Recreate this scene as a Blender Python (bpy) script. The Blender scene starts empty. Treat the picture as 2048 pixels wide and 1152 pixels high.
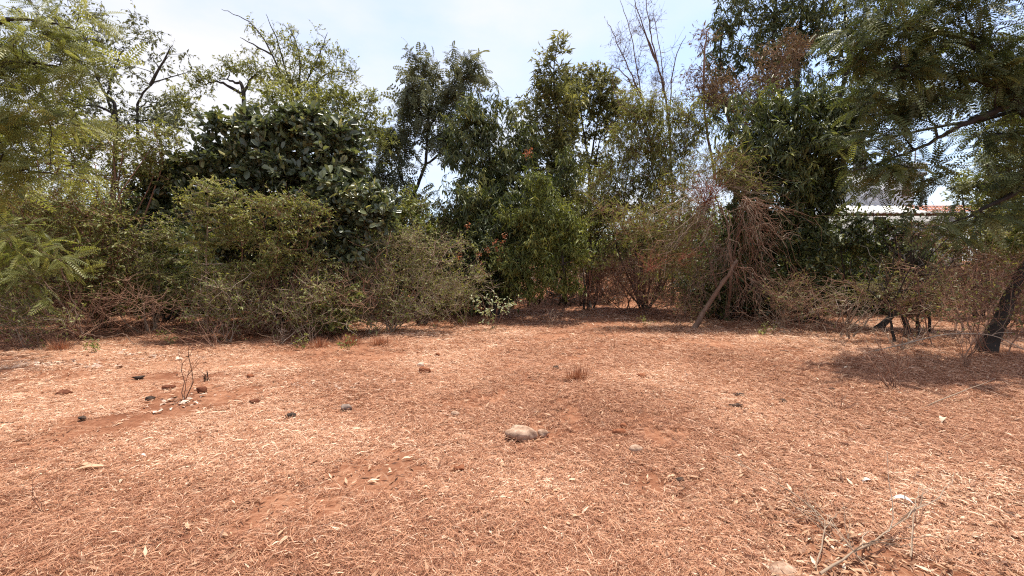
import bpy, bmesh, math, zlib
import numpy as np
from mathutils import Vector

S = bpy.context.scene
C = S.collection
R = math.radians

# ------------------------------------------------------------------ camera
F = 900.0                      # focal length in photo pixels (2048 wide)
PITCH = math.atan2(56, F)      # horizon lies at y = 520 of 1152
EYE = 1.62
cam_d = bpy.data.cameras.new('camera'); cam = bpy.data.objects.new('camera', cam_d); C.objects.link(cam)
cam_d.sensor_width = 36; cam_d.lens = 36 * F / 2048; cam_d.clip_start = 0.05; cam_d.clip_end = 3000
cam.location = (0, 0, EYE); cam.rotation_euler = (R(90) - PITCH, 0, 0)
S.camera = cam

# ------------------------------------------------------------------ sky and sun
SUN_EL, SUN_AZ = R(74), R(34)          # azimuth measured from +Y towards +X: behind the thicket, a little right
w = bpy.data.worlds.new('World'); S.world = w; w.use_nodes = True
nt = w.node_tree; nt.nodes.clear()
N = nt.nodes.new; L = nt.links.new
out = N('ShaderNodeOutputWorld'); bg = N('ShaderNodeBackground'); bg.inputs['Strength'].default_value = 0.1
sky = N('ShaderNodeTexSky'); sky.sky_type = 'NISHITA'; sky.sun_disc = False
sky.sun_elevation = SUN_EL; sky.sun_rotation = SUN_AZ; sky.dust_density = 2.0; sky.air_density = 1.0; sky.altitude = 600
tc = N('ShaderNodeTexCoord'); mp = N('ShaderNodeMapping'); mp.inputs['Scale'].default_value = (1.0, 1.0, 2.2)
mp.inputs['Location'].default_value = (0.35, 0.2, 0.1)
no = N('ShaderNodeTexNoise'); no.inputs['Scale'].default_value = 1.7; no.inputs['Detail'].default_value = 7; no.inputs['Roughness'].default_value = 0.52
cr = N('ShaderNodeValToRGB'); cr.color_ramp.elements[0].position = 0.36; cr.color_ramp.elements[1].position = 0.62
cr.color_ramp.elements[0].color = (0.34,)*3 + (1,); cr.color_ramp.elements[1].color = (0.96,)*3 + (1,)
mix = N('ShaderNodeMix'); mix.data_type = 'RGBA'
mix.inputs['B'].default_value = (7.3, 7.2, 7.4, 1)
brt = N('ShaderNodeMix'); brt.data_type = 'RGBA'; brt.blend_type = 'MULTIPLY'; brt.inputs['Factor'].default_value = 1
brt.inputs['B'].default_value = (1.75, 2.0, 2.3, 1)
L(tc.outputs['Generated'], mp.inputs['Vector']); L(mp.outputs['Vector'], no.inputs['Vector']); L(no.outputs['Fac'], cr.inputs['Fac'])
L(sky.outputs['Color'], brt.inputs['A']); L(brt.outputs['Result'], mix.inputs['A'])
L(cr.outputs['Color'], mix.inputs['Factor']); L(mix.outputs['Result'], bg.inputs['Color']); L(bg.outputs['Background'], out.inputs['Surface'])
sd = bpy.data.lights.new('sun', 'SUN'); sd.energy = 5.0; sd.angle = R(0.53); sd.color = (1, 0.94, 0.82)
so = bpy.data.objects.new('sun', sd); C.objects.link(so)
sv = Vector((math.sin(SUN_AZ) * math.cos(SUN_EL), math.cos(SUN_AZ) * math.cos(SUN_EL), math.sin(SUN_EL)))
so.rotation_euler = sv.to_track_quat('Z', 'Y').to_euler(); so.location = sv * 60

vs = S.view_settings
S.display_settings.display_device = 'sRGB'
vs.view_transform = 'Standard'; vs.look = 'None'; vs.gamma = 1; vs.exposure = 0.5; vs.use_curve_mapping = False
S.render.engine = 'CYCLES'
S.cycles.max_bounces = 6; S.cycles.diffuse_bounces = 3; S.cycles.glossy_bounces = 2; S.cycles.transmission_bounces = 4
S.cycles.filter_width = 1.15; S.cycles.use_denoising = False; S.cycles.denoiser = 'OPENIMAGEDENOISE'; S.cycles.denoising_input_passes = 'RGB_ALBEDO_NORMAL'; S.cycles.denoising_prefilter = 'ACCURATE'

# ------------------------------------------------------------------ maths helpers
def rng_of(key): return np.random.default_rng(zlib.crc32(key.encode()))
def sstep(a, b, x):
    t = np.clip((x - a) / (b - a), 0, 1); return t * t * (3 - 2 * t)

_pr = np.random.default_rng(5)
_wav = [(_pr.uniform(.4, 5.5), _pr.uniform(0, 6.28), _pr.uniform(0, 6.28)) for _ in range(26)]
def terrain(x, y):
    x = np.asarray(x, float); y = np.asarray(y, float)
    z = np.zeros(np.broadcast(x, y).shape)
    for k, a, p in _wav:
        z = z + 0.016 / (0.55 + k) * np.sin(k * (x * math.cos(a) + y * math.sin(a)) + p)
    z = z + 1.15 * sstep(12.0, 24, y) * (0.75 + 0.25 * np.sin(x * .3))
    z = z + 0.14 * np.exp(-((x - 3.1) / 1.3) ** 2 - ((y - 13.2) / 0.8) ** 2)
    z = z + 0.05 * np.exp(-((x + 3.6) / 1.6) ** 2 - ((y - 6.4) / 0.35) ** 2)
    z = z - 0.05 * np.exp(-((x - 1.0) / 1.8) ** 2 - ((y - 11.6) / 1.0) ** 2)
    return z
cam.location.z = EYE + float(terrain(0, 0)); CZ = cam.location.z

def ray(px, py):
    x = (px - 1024) / F; y = -(py - 576) / F
    return np.array([x, math.cos(PITCH) + y * math.sin(PITCH), -math.sin(PITCH) + y * math.cos(PITCH)])
def P(px, py, Y):
    d = ray(px, py); return np.array([0, 0, CZ]) + d * (Y / d[1])
def G(px, py):
    d = ray(px, py); ts = np.linspace(1, 40, 8000); q = np.array([0, 0, CZ]) + ts[:, None] * d
    under = q[:, 2] < terrain(q[:, 0], q[:, 1]); i = int(np.argmax(under)) if under.any() else -1
    p = q[i]; p[2] = float(terrain(p[0], p[1])); return p
def GY(px, Y):
    d = ray(px, 600); x = d[0] / d[1] * Y; return np.array([x, Y, float(terrain(x, Y))])
def unit(v): return v / np.maximum(np.linalg.norm(v, axis=-1, keepdims=True), 1e-9)

# ------------------------------------------------------------------ mesh helpers
class MB:
    def __init__(s): s.V = []; s.Fq = []; s.Ft = []; s.T = []; s.n = 0
    def add(s, V, quads=None, tris=None, tint=None):
        V = np.asarray(V, float).reshape(-1, 3)
        s.V.append(V)
        s.T.append(np.full(len(V), .5) if tint is None else np.broadcast_to(np.asarray(tint, float).reshape(-1), (len(V),)))
        if quads is not None and len(quads): s.Fq.append(np.asarray(quads).reshape(-1, 4) + s.n)
        if tris is not None and len(tris): s.Ft.append(np.asarray(tris).reshape(-1, 3) + s.n)
        s.n += len(V); return s
    def build(s, name, mat, parent=None, origin=None, smooth=False):
        V = np.concatenate(s.V); o = np.zeros(3) if origin is None else np.asarray(origin)
        q = np.concatenate(s.Fq) if s.Fq else np.zeros((0, 4), int); t = np.concatenate(s.Ft) if s.Ft else np.zeros((0, 3), int)
        me = bpy.data.meshes.new(name)
        me.vertices.add(len(V)); me.vertices.foreach_set('co', (V - o).astype(np.float32).ravel())
        nl = len(q) * 4 + len(t) * 3; me.loops.add(nl); me.polygons.add(len(q) + len(t))
        me.loops.foreach_set('vertex_index', np.concatenate([q.ravel(), t.ravel()]).astype(np.int32))
        st = np.concatenate([np.arange(len(q)) * 4, len(q) * 4 + np.arange(len(t)) * 3])
        me.polygons.foreach_set('loop_start', st.astype(np.int32))
        if smooth: me.polygons.foreach_set('use_smooth', np.ones(len(q) + len(t), bool))
        me.update(calc_edges=True)
        a = me.attributes.new('tint', 'FLOAT', 'POINT'); a.data.foreach_set('value', np.concatenate(s.T).astype(np.float32))
        me.materials.append(mat)
        return link(name, me, parent, o)
def link(name, me, parent=None, loc=(0, 0, 0)):
    ob = bpy.data.objects.new(name, me); C.objects.link(ob)
    if parent is not None:
        ob.parent = parent; ob.location = Vector(loc) - parent.location
    else: ob.location = Vector(loc)
    return ob
def tag(o, label=None, cat=None, group=None, kind=None):
    if label: o['label'] = label
    if cat: o['category'] = cat
    if group: o['group'] = group
    if kind: o['kind'] = kind
    return o
def thing(name, loc, label, cat, group=None):
    o = bpy.data.objects.new(name, None); o.empty_display_size = .2; C.objects.link(o); o.location = Vector(loc)
    return tag(o, label, cat, group)

def tubes(mb, Pn, Rn, sides=4, tint=.5):
    """Pn (n,K,3) polylines, Rn (n,K) radii"""
    Pn = np.asarray(Pn, float); n, K, _ = Pn.shape
    if n == 0: return
    Rn = np.broadcast_to(np.asarray(Rn, float), (n, K))
    T = unit(np.gradient(Pn, axis=1))
    ref = np.where(np.abs(T[:, :1, 2:3]) > .9, np.array([1., 0, 0]), np.array([0, 0, 1.]))
    U = unit(np.cross(T, np.broadcast_to(ref, T.shape))); W = np.cross(T, U)
    a = np.arange(sides) / sides * 2 * math.pi
    ring = Pn[:, :, None] + Rn[:, :, None, None] * (np.cos(a)[:, None] * U[:, :, None] + np.sin(a)[:, None] * W[:, :, None])
    if sides >= 7: ring = Pn[:, :, None] + (ring - Pn[:, :, None]) * (1 + np.random.default_rng(n * 7 + K).normal(0, .09, (n, K, sides, 1)))
    V = ring.reshape(-1, 3)
    base = (np.arange(n) * K * sides)[:, None, None]; k = (np.arange(K - 1) * sides)[None, :, None]; j = np.arange(sides)[None, None]
    j2 = (j + 1) % sides
    q = np.stack([base + k + j, base + k + j2, base + k + sides + j2, base + k + sides + j], -1).reshape(-1, 4)
    ti = np.repeat(np.broadcast_to(np.asarray(tint, float), (n,)), K * sides)
    tr = []
    if sides >= 5:      # close the ends of the thicker ones
        for i in range(n):
            for e in (0, K - 1):
                o = i * K * sides + e * sides
                tr += [(o, o + m, o + m + 1) for m in range(1, sides - 1)]
    mb.add(V, q, tr, ti)
def curves(rg, A, B, K, bend=.15, wig=.04, sag=0.):
    """curved polylines from A to B"""
    A = np.atleast_2d(A); B = np.atleast_2d(B); n = len(A)
    t = np.linspace(0, 1, K)[None, :, None]; d = np.linalg.norm(B - A, axis=1)[:, None, None]
    off = rg.normal(0, 1, (n, 1, 3)) * bend * d; off[:, :, 2] += sag * d[:, :, 0]
    Q = A[:, None] * (1 - t) + B[:, None] * t + off * (4 * t * (1 - t)) * .5
    wn = rg.normal(0, 1, (n, K, 3)) * wig * d; wn[:, 0] = 0; wn[:, -1] *= .3
    return Q + wn

# leaf templates: x along the leaf, y across, z off the face
def t_rhomb(w=.3, fold=.1, droop=.12):
    return np.array([[0, 0, 0], [.42, w / 2, fold * w], [1, 0, -droop], [.42, -w / 2, fold * w]]), np.array([[0, 1, 2], [0, 2, 3]]), None
def t_broad(w=.52, fold=.12, droop=.18):
    v = np.array([[0, 0, 0], [.36, w * .42, fold * w], [.8, w * .42, fold * w - droop * .5], [1, 0, -droop], [.8, -w * .42, fold * w - droop * .5], [.36, -w * .42, fold * w]])
    return v, np.array([[0, 1, 2], [0, 2, 3], [0, 3, 4], [0, 4, 5]]), None
def t_frond(n=9, ll=.2, lw=.055, droop=.3, ang=62):
    V = []; Q = []
    def rz(x): return -droop * x * x
    for i in range(3):
        x0, x1 = i / 3, (i + 1) / 3; b = len(V)
        V += [[x0, -.006, rz(x0)], [x0, .006, rz(x0)], [x1, .006, rz(x1)], [x1, -.006, rz(x1)]]; Q.append([b, b + 1, b + 2, b + 3])
    for i in range(n):
        x = .1 + .9 * i / (n - 1); l = ll * (1 - .45 * abs(2 * (i / (n - 1)) - .9) ** 2)
        for s in (-1, 1):
            a = R(ang); dx, dy = math.cos(a), s * math.sin(a); px_, py_ = -dy, dx; b = len(V); h = lw / 2
            z0 = rz(x); 
            V += [[x, 0, z0], [x + dx * l * .5 + px_ * h, dy * l * .5 + py_ * h, z0 - .01], [x + dx * l, dy * l, z0 - .04], [x + dx * l * .5 - px_ * h, dy * l * .5 - py_ * h, z0 - .01]]
            Q.append([b, b + 1, b + 2, b + 3])
    return np.array(V), None, np.array(Q)
TPL = dict(rhomb=t_rhomb(.42), lance=t_rhomb(.2, .12, .22), needle=t_rhomb(.09, .1, .1), broad=t_broad(), oval=t_rhomb(.55, .1, .1),
           frond=t_frond(10, .2, .075, .28, 62), finefrond=t_frond(12, .17, .05, .25, 64), sparse=t_frond(6, .30, .16, .3, 58), litter=t_rhomb(.25, .35, -.12))

def frames(rg, ax, up=1.0, rnd=.6, outw=None):
    n = len(ax); nn = rg.normal(0, rnd, (n, 3)); nn[:, 2] += up
    if outw is not None: nn = nn + outw
    y = unit(np.cross(nn, ax)); z = np.cross(ax, y)
    return np.stack([ax, y, z], 1)          # rows = local axes
def put(mb, tpl, pos, M, sc, tint):
    v, t, q = TPL[tpl]; n = len(pos); m = len(v)
    if n == 0: return
    W = pos[:, None] + np.einsum('mk,nkj->nmj', v, M) * np.asarray(sc).reshape(-1, 1, 1)
    off = (np.arange(n) * m)[:, None, None]
    mb.add(W.reshape(-1, 3), None if q is None else (q[None] + off).reshape(-1, 4), None if t is None else (t[None] + off).reshape(-1, 3), np.repeat(tint, m))

# ------------------------------------------------------------------ materials
MATS = {}
def ramp(nt_, fac, cols):
    c = nt_.nodes.new('ShaderNodeValToRGB'); e = c.color_ramp.elements
    e[0].position = cols[0][0]; e[0].color = (*cols[0][1], 1); e[1].position = cols[-1][0]; e[1].color = (*cols[-1][1], 1)
    for p_, k in cols[1:-1]: x = e.new(p_); x.color = (*k, 1)
    nt_.links.new(fac, c.inputs['Fac']); return c.outputs['Color']
def base_mat(name):
    m = bpy.data.materials.new(name); m.use_nodes = True; return m, m.node_tree, m.node_tree.nodes['Principled BSDF'], m.node_tree.nodes['Material Output']
def leaf_mat(name, cols, rough=.5, spec=.35, trans=.35, tcol=(1.25, 1.25, .7)):
    m, t, b, o = base_mat(name)
    a = t.nodes.new('ShaderNodeAttribute'); a.attribute_name = 'tint'
    col = ramp(t, a.outputs['Fac'], cols)
    t.links.new(col, b.inputs['Base Color']); b.inputs['Roughness'].default_value = rough; b.inputs['Specular IOR Level'].default_value = spec
    mm = t.nodes.new('ShaderNodeMix'); mm.data_type = 'RGBA'; mm.blend_type = 'MULTIPLY'; mm.inputs['Factor'].default_value = 1
    t.links.new(col, mm.inputs['A']); mm.inputs['B'].default_value = (*tcol, 1)
    tr = t.nodes.new('ShaderNodeBsdfTranslucent'); t.links.new(mm.outputs['Result'], tr.inputs['Color'])
    ms = t.nodes.new('ShaderNodeMixShader'); ms.inputs[0].default_value = trans
    t.links.new(b.outputs[0], ms.inputs[1]); t.links.new(tr.outputs[0], ms.inputs[2]); t.links.new(ms.outputs[0], o.inputs['Surface'])
    MATS[name] = m
def rough_mat(name, cols, rough=.85, scale=20, bump=.3, stretch=(1, 1, 1), spec=.2, tintmix=.5, bscale=None):
    """ramp driven by noise mixed with the per-piece tint"""
    m, t, b, o = base_mat(name)
    a = t.nodes.new('ShaderNodeAttribute'); a.attribute_name = 'tint'
    g = t.nodes.new('ShaderNodeNewGeometry'); mp_ = t.nodes.new('ShaderNodeMapping'); mp_.inputs['Scale'].default_value = stretch
    t.links.new(g.outputs['Position'], mp_.inputs['Vector'])
    n = t.nodes.new('ShaderNodeTexNoise'); n.inputs['Scale'].default_value = scale; n.inputs['Detail'].default_value = 5; n.inputs['Roughness'].default_value = .65
    t.links.new(mp_.outputs['Vector'], n.inputs['Vector'])
    mx = t.nodes.new('ShaderNodeMix'); mx.inputs['Factor'].default_value = tintmix
    t.links.new(n.outputs['Fac'], mx.inputs['A']); t.links.new(a.outputs['Fac'], mx.inputs['B'])
    t.links.new(ramp(t, mx.outputs['Result'], cols), b.inputs['Base Color'])
    b.inputs['Roughness'].default_value = rough; b.inputs['Specular IOR Level'].default_value = spec
    if bump:
        bp = t.nodes.new('ShaderNodeBump'); bp.inputs['Strength'].default_value = bump; bp.inputs['Distance'].default_value = .02
        t.links.new(n.outputs['Fac'], bp.inputs['Height']); t.links.new(bp.outputs['Normal'], b.inputs['Normal'])
    MATS[name] = m
leaf_mat('leaf_yellow_green', [(0, (0.109, 0.121, 0.034)), (.5, (0.224, 0.230, 0.069)), (1, (0.402, 0.385, 0.138))], trans=.4)
leaf_mat('leaf_light_green', [(0, (0.115, 0.132, 0.039)), (.5, (0.218, 0.230, 0.069)), (1, (0.380, 0.368, 0.127))], trans=.4)
leaf_mat('leaf_green', [(0, (0.071, 0.094, 0.023)), (.5, (0.167, 0.190, 0.048)), (1, (0.345, 0.339, 0.092))], trans=.38)
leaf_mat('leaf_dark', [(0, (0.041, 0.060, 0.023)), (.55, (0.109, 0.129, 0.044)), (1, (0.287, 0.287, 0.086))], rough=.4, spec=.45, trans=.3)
leaf_mat('leaf_broad', [(0, (.05, .066, .036)), (.5, (.10, .12, .062)), (.8, (.20, .215, .10)), (1, (.40, .37, .16))], rough=.36, spec=.7, trans=.3)
leaf_mat('leaf_olive', [(0, (0.092, 0.099, 0.041)), (.5, (0.184, 0.182, 0.071)), (1, (0.333, 0.305, 0.115))], trans=.38)
leaf_mat('leaf_grey_green', [(0, (.068, .078, .046)), (.5, (.145, .155, .085)), (1, (.26, .26, .13))], trans=.38, tcol=(1.2, 1.15, .75))
leaf_mat('leaf_brown', [(0, (.09, .06, .035)), (.5, (.19, .13, .075)), (1, (.33, .24, .145))], trans=.3, tcol=(1.15, 1, .8))
leaf_mat('leaf_deep', [(0, (.05, .066, .027)), (.5, (.11, .132, .05)), (1, (.22, .23, .085))], trans=.33)
leaf_mat('leaf_pale', [(0, (.18, .22, .10)), (.5, (.36, .40, .24)), (1, (.55, .58, .40))], trans=.35)
leaf_mat('leaf_orange', [(0, (.22, .07, .03)), (.5, (.42, .15, .07)), (1, (.55, .26, .14))], trans=.35, tcol=(1.2, .9, .7))
leaf_mat('straw', [(0, (.16, .055, .028)), (.3, (.33, .135, .07)), (.65, (.55, .285, .163)), (1, (.79, .55, .39))], rough=.6, spec=.3, trans=.2, tcol=(1.1, 1, .85))
leaf_mat('dry_leaf', [(0, (.13, .055, .032)), (.4, (.33, .165, .092)), (.8, (.57, .36, .22)), (1, (.76, .60, .44))], rough=.6, spec=.3, trans=.2, tcol=(1.1, 1, .85))
rough_mat('bark_dark', [(.25, (.018, .014, .012)), (.55, (.045, .036, .03)), (.8, (.10, .08, .066))], scale=14, stretch=(1, 1, .3), bump=.6, tintmix=.3)
rough_mat('bark_brown', [(.2, (.07, .042, .03)), (.5, (.16, .10, .07)), (.8, (.30, .205, .15))], scale=20, stretch=(1, 1, .3), bump=.5)
rough_mat('twig_red', [(.15, (.10, .05, .035)), (.5, (.22, .115, .075)), (.85, (.38, .23, .155))], scale=20, bump=0, tintmix=.7)
rough_mat('twig_tan', [(.15, (.14, .09, .06)), (.5, (.28, .20, .14)), (.85, (.48, .38, .29))], scale=20, bump=0, tintmix=.7)
rough_mat('twig_scarlet', [(.15, (.17, .055, .035)), (.5, (.30, .115, .07)), (.85, (.42, .20, .13))], scale=20, bump=0, tintmix=.7)
rough_mat('twig_green', [(.15, (.09, .09, .03)), (.5, (.18, .17, .06)), (.85, (.30, .27, .12))], scale=20, bump=0, tintmix=.7)
rough_mat('stone_tan', [(.3, (.20, .115, .075)), (.5, (.36, .235, .165)), (.7, (.52, .37, .275))], scale=22, bump=.8, tintmix=.1, spec=.04)
rough_mat('stone_grey', [(.3, (.13, .085, .065)), (.5, (.23, .17, .14)), (.7, (.36, .29, .25))], scale=25, bump=.8, tintmix=.1, spec=.04)
rough_mat('stone_dark', [(.3, (.022, .016, .014)), (.5, (.055, .04, .033)), (.7, (.16, .095, .065))], scale=25, bump=.8, tintmix=.1, spec=.04)
rough_mat('brick_dark', [(.3, (.06, .022, .014)), (.5, (.125, .045, .026)), (.7, (.22, .09, .052))], scale=25, bump=.7, tintmix=.1, spec=.04)
rough_mat('clod', [(.3, (.13, .045, .024)), (.5, (.23, .085, .043)), (.7, (.34, .15, .085))], scale=30, bump=.8, tintmix=.1, spec=.04)
rough_mat('pale_scrap', [(.2, (.40, .35, .31)), (.5, (.56, .50, .46)), (.8, (.70, .66, .62))], scale=30, bump=.3, tintmix=.3)
rough_mat('ash', [(.25, (.32, .20, .14)), (.5, (.52, .37, .28)), (.75, (.70, .55, .44))], scale=25, bump=.5, tintmix=.4)
rough_mat('plaster_white', [(.2, (.52, .54, .58)), (.5, (.66, .68, .72)), (.8, (.76, .78, .80))], scale=3, bump=.1, tintmix=.1)
rough_mat('concrete', [(.2, (.28, .28, .28)), (.5, (.42, .42, .42)), (.8, (.55, .55, .54))], scale=6, bump=.3, tintmix=.1)
rough_mat('sheet_pale', [(.2, (.55, .53, .48)), (.5, (.74, .72, .67)), (.8, (.85, .83, .80))], scale=5, bump=.1, tintmix=.1, rough=.5)
rough_mat('terracotta', [(.2, (.32, .12, .07)), (.5, (.50, .21, .13)), (.8, (.66, .33, .22))], scale=6, bump=.3, tintmix=.6)
rough_mat('dark_opening', [(.2, (.02, .022, .025)), (.8, (.05, .055, .06))], scale=5, bump=0, rough=.2, spec=.5)
rough_mat('metal_grey', [(.2, (.18, .18, .19)), (.8, (.36, .36, .37))], scale=15, bump=0, rough=.5, spec=.4)

def ground_material():
    m, t, b, o = base_mat('red_soil'); nd = t.nodes.new; lk = t.links.new
    g = nd('ShaderNodeNewGeometry')
    def noise(scale, detail=5, rough=.6, stretch=(1, 1, 1), rot=0, dist=0):
        mp_ = nd('ShaderNodeMapping'); mp_.inputs['Scale'].default_value = stretch; mp_.inputs['Rotation'].default_value = (0, 0, rot)
        lk(g.outputs['Position'], mp_.inputs['Vector'])
        n = nd('ShaderNodeTexNoise'); n.inputs['Scale'].default_value = scale; n.inputs['Detail'].default_value = detail; n.inputs['Roughness'].default_value = rough
        n.inputs['Distortion'].default_value = dist
        lk(mp_.outputs['Vector'], n.inputs['Vector']); return n.outputs['Fac']
    soil = ramp(t, noise(9, 8, .7), [(.28, (.12, .042, .022)), (.5, (.21, .08, .042)), (.72, (.33, .145, .085))])
    fib = nd('ShaderNodeMath'); fib.operation = 'MAXIMUM'
    lk(noise(26, 4, .7, (1, .16, 1), .5, .6), fib.inputs[0]); lk(noise(26, 4, .7, (.16, 1, 1), .3, .6), fib.inputs[1])
    straw = ramp(t, fib.outputs[0], [(.42, (.25, .095, .05)), (.56, (.44, .21, .12)), (.72, (.60, .36, .235))])
    cov = nd('ShaderNodeMix'); cov.data_type = 'RGBA'
    lk(ramp(t, noise(.9, 5, .65), [(.36, (.12,) * 3), (.6, (.85,) * 3)]), cov.inputs['Factor']); lk(soil, cov.inputs['A']); lk(straw, cov.inputs['B'])
    lk(cov.outputs['Result'], b.inputs['Base Color']); b.inputs['Roughness'].default_value = .95; b.inputs['Specular IOR Level'].default_value = .1
    bp = nd('ShaderNodeBump'); bp.inputs['Strength'].default_value = .9; bp.inputs['Distance'].default_value = .03
    ad = nd('ShaderNodeMath'); ad.operation = 'ADD'; lk(fib.outputs[0], ad.inputs[0]); lk(noise(45, 5, .7), ad.inputs[1])
    lk(ad.outputs[0], bp.inputs['Height']); lk(bp.outputs['Normal'], b.inputs['Normal'])
    MATS['red_soil'] = m
ground_material()

# ------------------------------------------------------------------ the ground
def build_ground():
    xs = np.concatenate([-np.geomspace(400, 14.2, 26), np.linspace(-14, 14, 200), np.geomspace(14.2, 400, 26)])
    ys = np.concatenate([np.linspace(-30, .8, 16), np.linspace(1, 16, 150), np.geomspace(16.3, 900, 60)])
    X, Y = np.meshgrid(xs, ys)
    Z = terrain(X, Y)
    rg = np.random.default_rng(3); Z = Z + rg.normal(0, .004, Z.shape) * (Y > .9) * (Y < 16)
    n, m = X.shape; i = np.arange(n - 1)[:, None] * m + np.arange(m - 1)[None]
    q = np.stack([i, i + 1, i + m + 1, i + m], -1).reshape(-1, 4)
    o = MB().add(np.stack([X, Y, Z], -1), q).build('ground', MATS['red_soil'], smooth=True)
    tag(o, 'bare red earth under dry straw and fallen leaves', 'ground', kind='structure')
build_ground()

def patch(x, y, seed, f):
    rr = np.random.default_rng(seed); s = np.zeros(np.shape(x))
    for _ in range(12):
        k = rr.uniform(.5, 2.2) * f; a = rr.uniform(0, 6.28); s = s + np.sin(k * (x * math.cos(a) + y * math.sin(a)) + rr.uniform(0, 6.28)) / 12 ** .5
    return s                              # about N(0, .7)

def gn_scatter(name, pts, rot, scl, idx, protos, mat):
    """one object: points with instances of small bundles picked by index"""
    col = bpy.data.collections.new(name + '_bundles')
    for o in protos:
        C.objects.unlink(o); col.objects.link(o)
    me = bpy.data.meshes.new(name); me.vertices.add(len(pts)); me.vertices.foreach_set('co', np.asarray(pts, np.float32).ravel())
    for nm, ty, arr in (('rot', 'FLOAT_VECTOR', rot), ('scl', 'FLOAT', scl), ('pick', 'INT', idx)):
        at = me.attributes.new(nm, ty, 'POINT'); at.data.foreach_set('vector' if ty == 'FLOAT_VECTOR' else 'value', np.asarray(arr, np.int32 if ty == 'INT' else np.float32).ravel())
    me.update(); me.materials.append(mat); ob = link(name, me)
    ng = bpy.data.node_groups.new(name + '_scatter', 'GeometryNodeTree')
    ng.interface.new_socket('Geometry', in_out='INPUT', socket_type='NodeSocketGeometry'); ng.interface.new_socket('Geometry', in_out='OUTPUT', socket_type='NodeSocketGeometry')
    nd = ng.nodes.new; gi = nd('NodeGroupInput'); go = nd('NodeGroupOutput'); ip = nd('GeometryNodeInstanceOnPoints'); ci = nd('GeometryNodeCollectionInfo')
    ci.inputs['Collection'].default_value = col; ci.inputs['Separate Children'].default_value = True; ci.inputs['Reset Children'].default_value = True
    def at_(nm, ty):
        x = nd('GeometryNodeInputNamedAttribute'); x.data_type = ty; x.inputs['Name'].default_value = nm; return x.outputs['Attribute']
    lk = ng.links.new; lk(gi.outputs[0], ip.inputs['Points']); lk(ci.outputs[0], ip.inputs['Instance']); ip.inputs['Pick Instance'].default_value = True
    lk(at_('pick', 'INT'), ip.inputs['Instance Index']); er = nd('FunctionNodeEulerToRotation'); lk(at_('rot', 'FLOAT_VECTOR'), er.inputs[0]); lk(er.outputs[0], ip.inputs['Rotation'])
    lk(at_('scl', 'FLOAT'), ip.inputs['Scale']); lk(ip.outputs[0], go.inputs[0])
    md = ob.modifiers.new('scatter', 'NODES'); md.node_group = ng
    return ob

def straw_bundle(rg, n, rad, tone, spread_h):
    mb = MB(); x, y = rg.normal(0, rad, (2, n))
    ln = rg.lognormal(math.log(.058), .45, n); wd = rg.lognormal(math.log(.0014), .35, n); a = rg.uniform(0, 6.28, n); da = rg.normal(0, .8, n); z0 = 0 * a
    d0 = np.stack([np.cos(a - da / 2), np.sin(a - da / 2), z0], -1); d1 = np.stack([np.cos(a + da / 2), np.sin(a + da / 2), z0], -1)
    p0 = np.stack([x, y, .003 + np.abs(rg.normal(0, spread_h, n))], -1)
    pts = np.stack([p0, p0 + d0 * ln[:, None] / 2, p0 + (d0 + d1) * ln[:, None] / 2], 1); bow = np.abs(rg.normal(0, .2, n)) * ln
    pts[:, 1, 2] += bow * .5; pts[:, 2, 2] += bow * rg.random(n) * .8; pts[:, :, :2] -= pts[:, 1:2, :2] * .5
    dirs = np.stack([d0, unit(d0 + d1), d1], 1); side = np.stack([-dirs[..., 1], dirs[..., 0], rg.normal(0, .5, (n, 3))], -1)
    w_ = wd[:, None, None] * np.array([.8, 1, .35])[None, :, None]
    V = np.stack([pts - side * w_, pts + side * w_], 2).reshape(-1, 3); b = (np.arange(n) * 6)[:, None]
    mb.add(V, np.concatenate([b + [[0, 1, 3, 2]], b + [[2, 3, 5, 4]]], 0), None, np.repeat(np.clip(rg.normal(tone, .26, n), 0, 1), 6))
    return mb.build('straw_bundle', MATS['straw'])
def build_straw():
    rg = np.random.default_rng(11)
    protos = [straw_bundle(rg, 16, .05, .30 + .028 * k, .004 if k % 3 else .014) for k in range(15)]
    n = 170000
    y = 1.3 * (14 / 1.3) ** rg.random(n) ** .85; x = rg.uniform(-1.42, 1.42, n) * (y + .5)
    pv = patch(x, y, 21, 1.2) + .7 * patch(x, y, 22, 3.5) + .4 * patch(x, y, 23, 9)
    bare = .75 * np.exp(-((x + 1.35) / .75) ** 2 - ((y - 3.4) / 1.3) ** 2) + .5 * np.exp(-((x + 3.4) / 1.3) ** 2 - ((y - 6.2) / .5) ** 2)
    corner = np.exp(-((x - 1.7) / 1.0) ** 2 - ((y - 2.3) / .9) ** 2) + np.exp(-((x - .3) / 1.0) ** 2 - ((y - 4.2) / .9) ** 2)
    keep = pv * 1.05 - bare * 1.25 + corner * .9 + rg.normal(0, .5, n) > -.72 - .4 * sstep(4.5, 6, y) + .7 * sstep(6.5, 10, y); x, y, pv = x[keep], y[keep], pv[keep]; n = len(x)
    z = terrain(x, y) + .003; tone = .5 + .4 * patch(x, y, 31, 1.1) + .15 * pv + rg.normal(0, .17, n)
    gn_scatter('straw', np.stack([x, y, z], -1), np.stack([0 * x, 0 * x, rg.uniform(0, 6.28, n)], -1), rg.uniform(.5, 1.1, n) * (.75 + .075 * y), np.clip(tone * 15, 0, 14).astype(int), protos, MATS['straw'])
    tag(bpy.data.objects['straw'], 'thin dry straw strewn over the red clearing', 'straw', kind='stuff')
build_straw()

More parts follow.
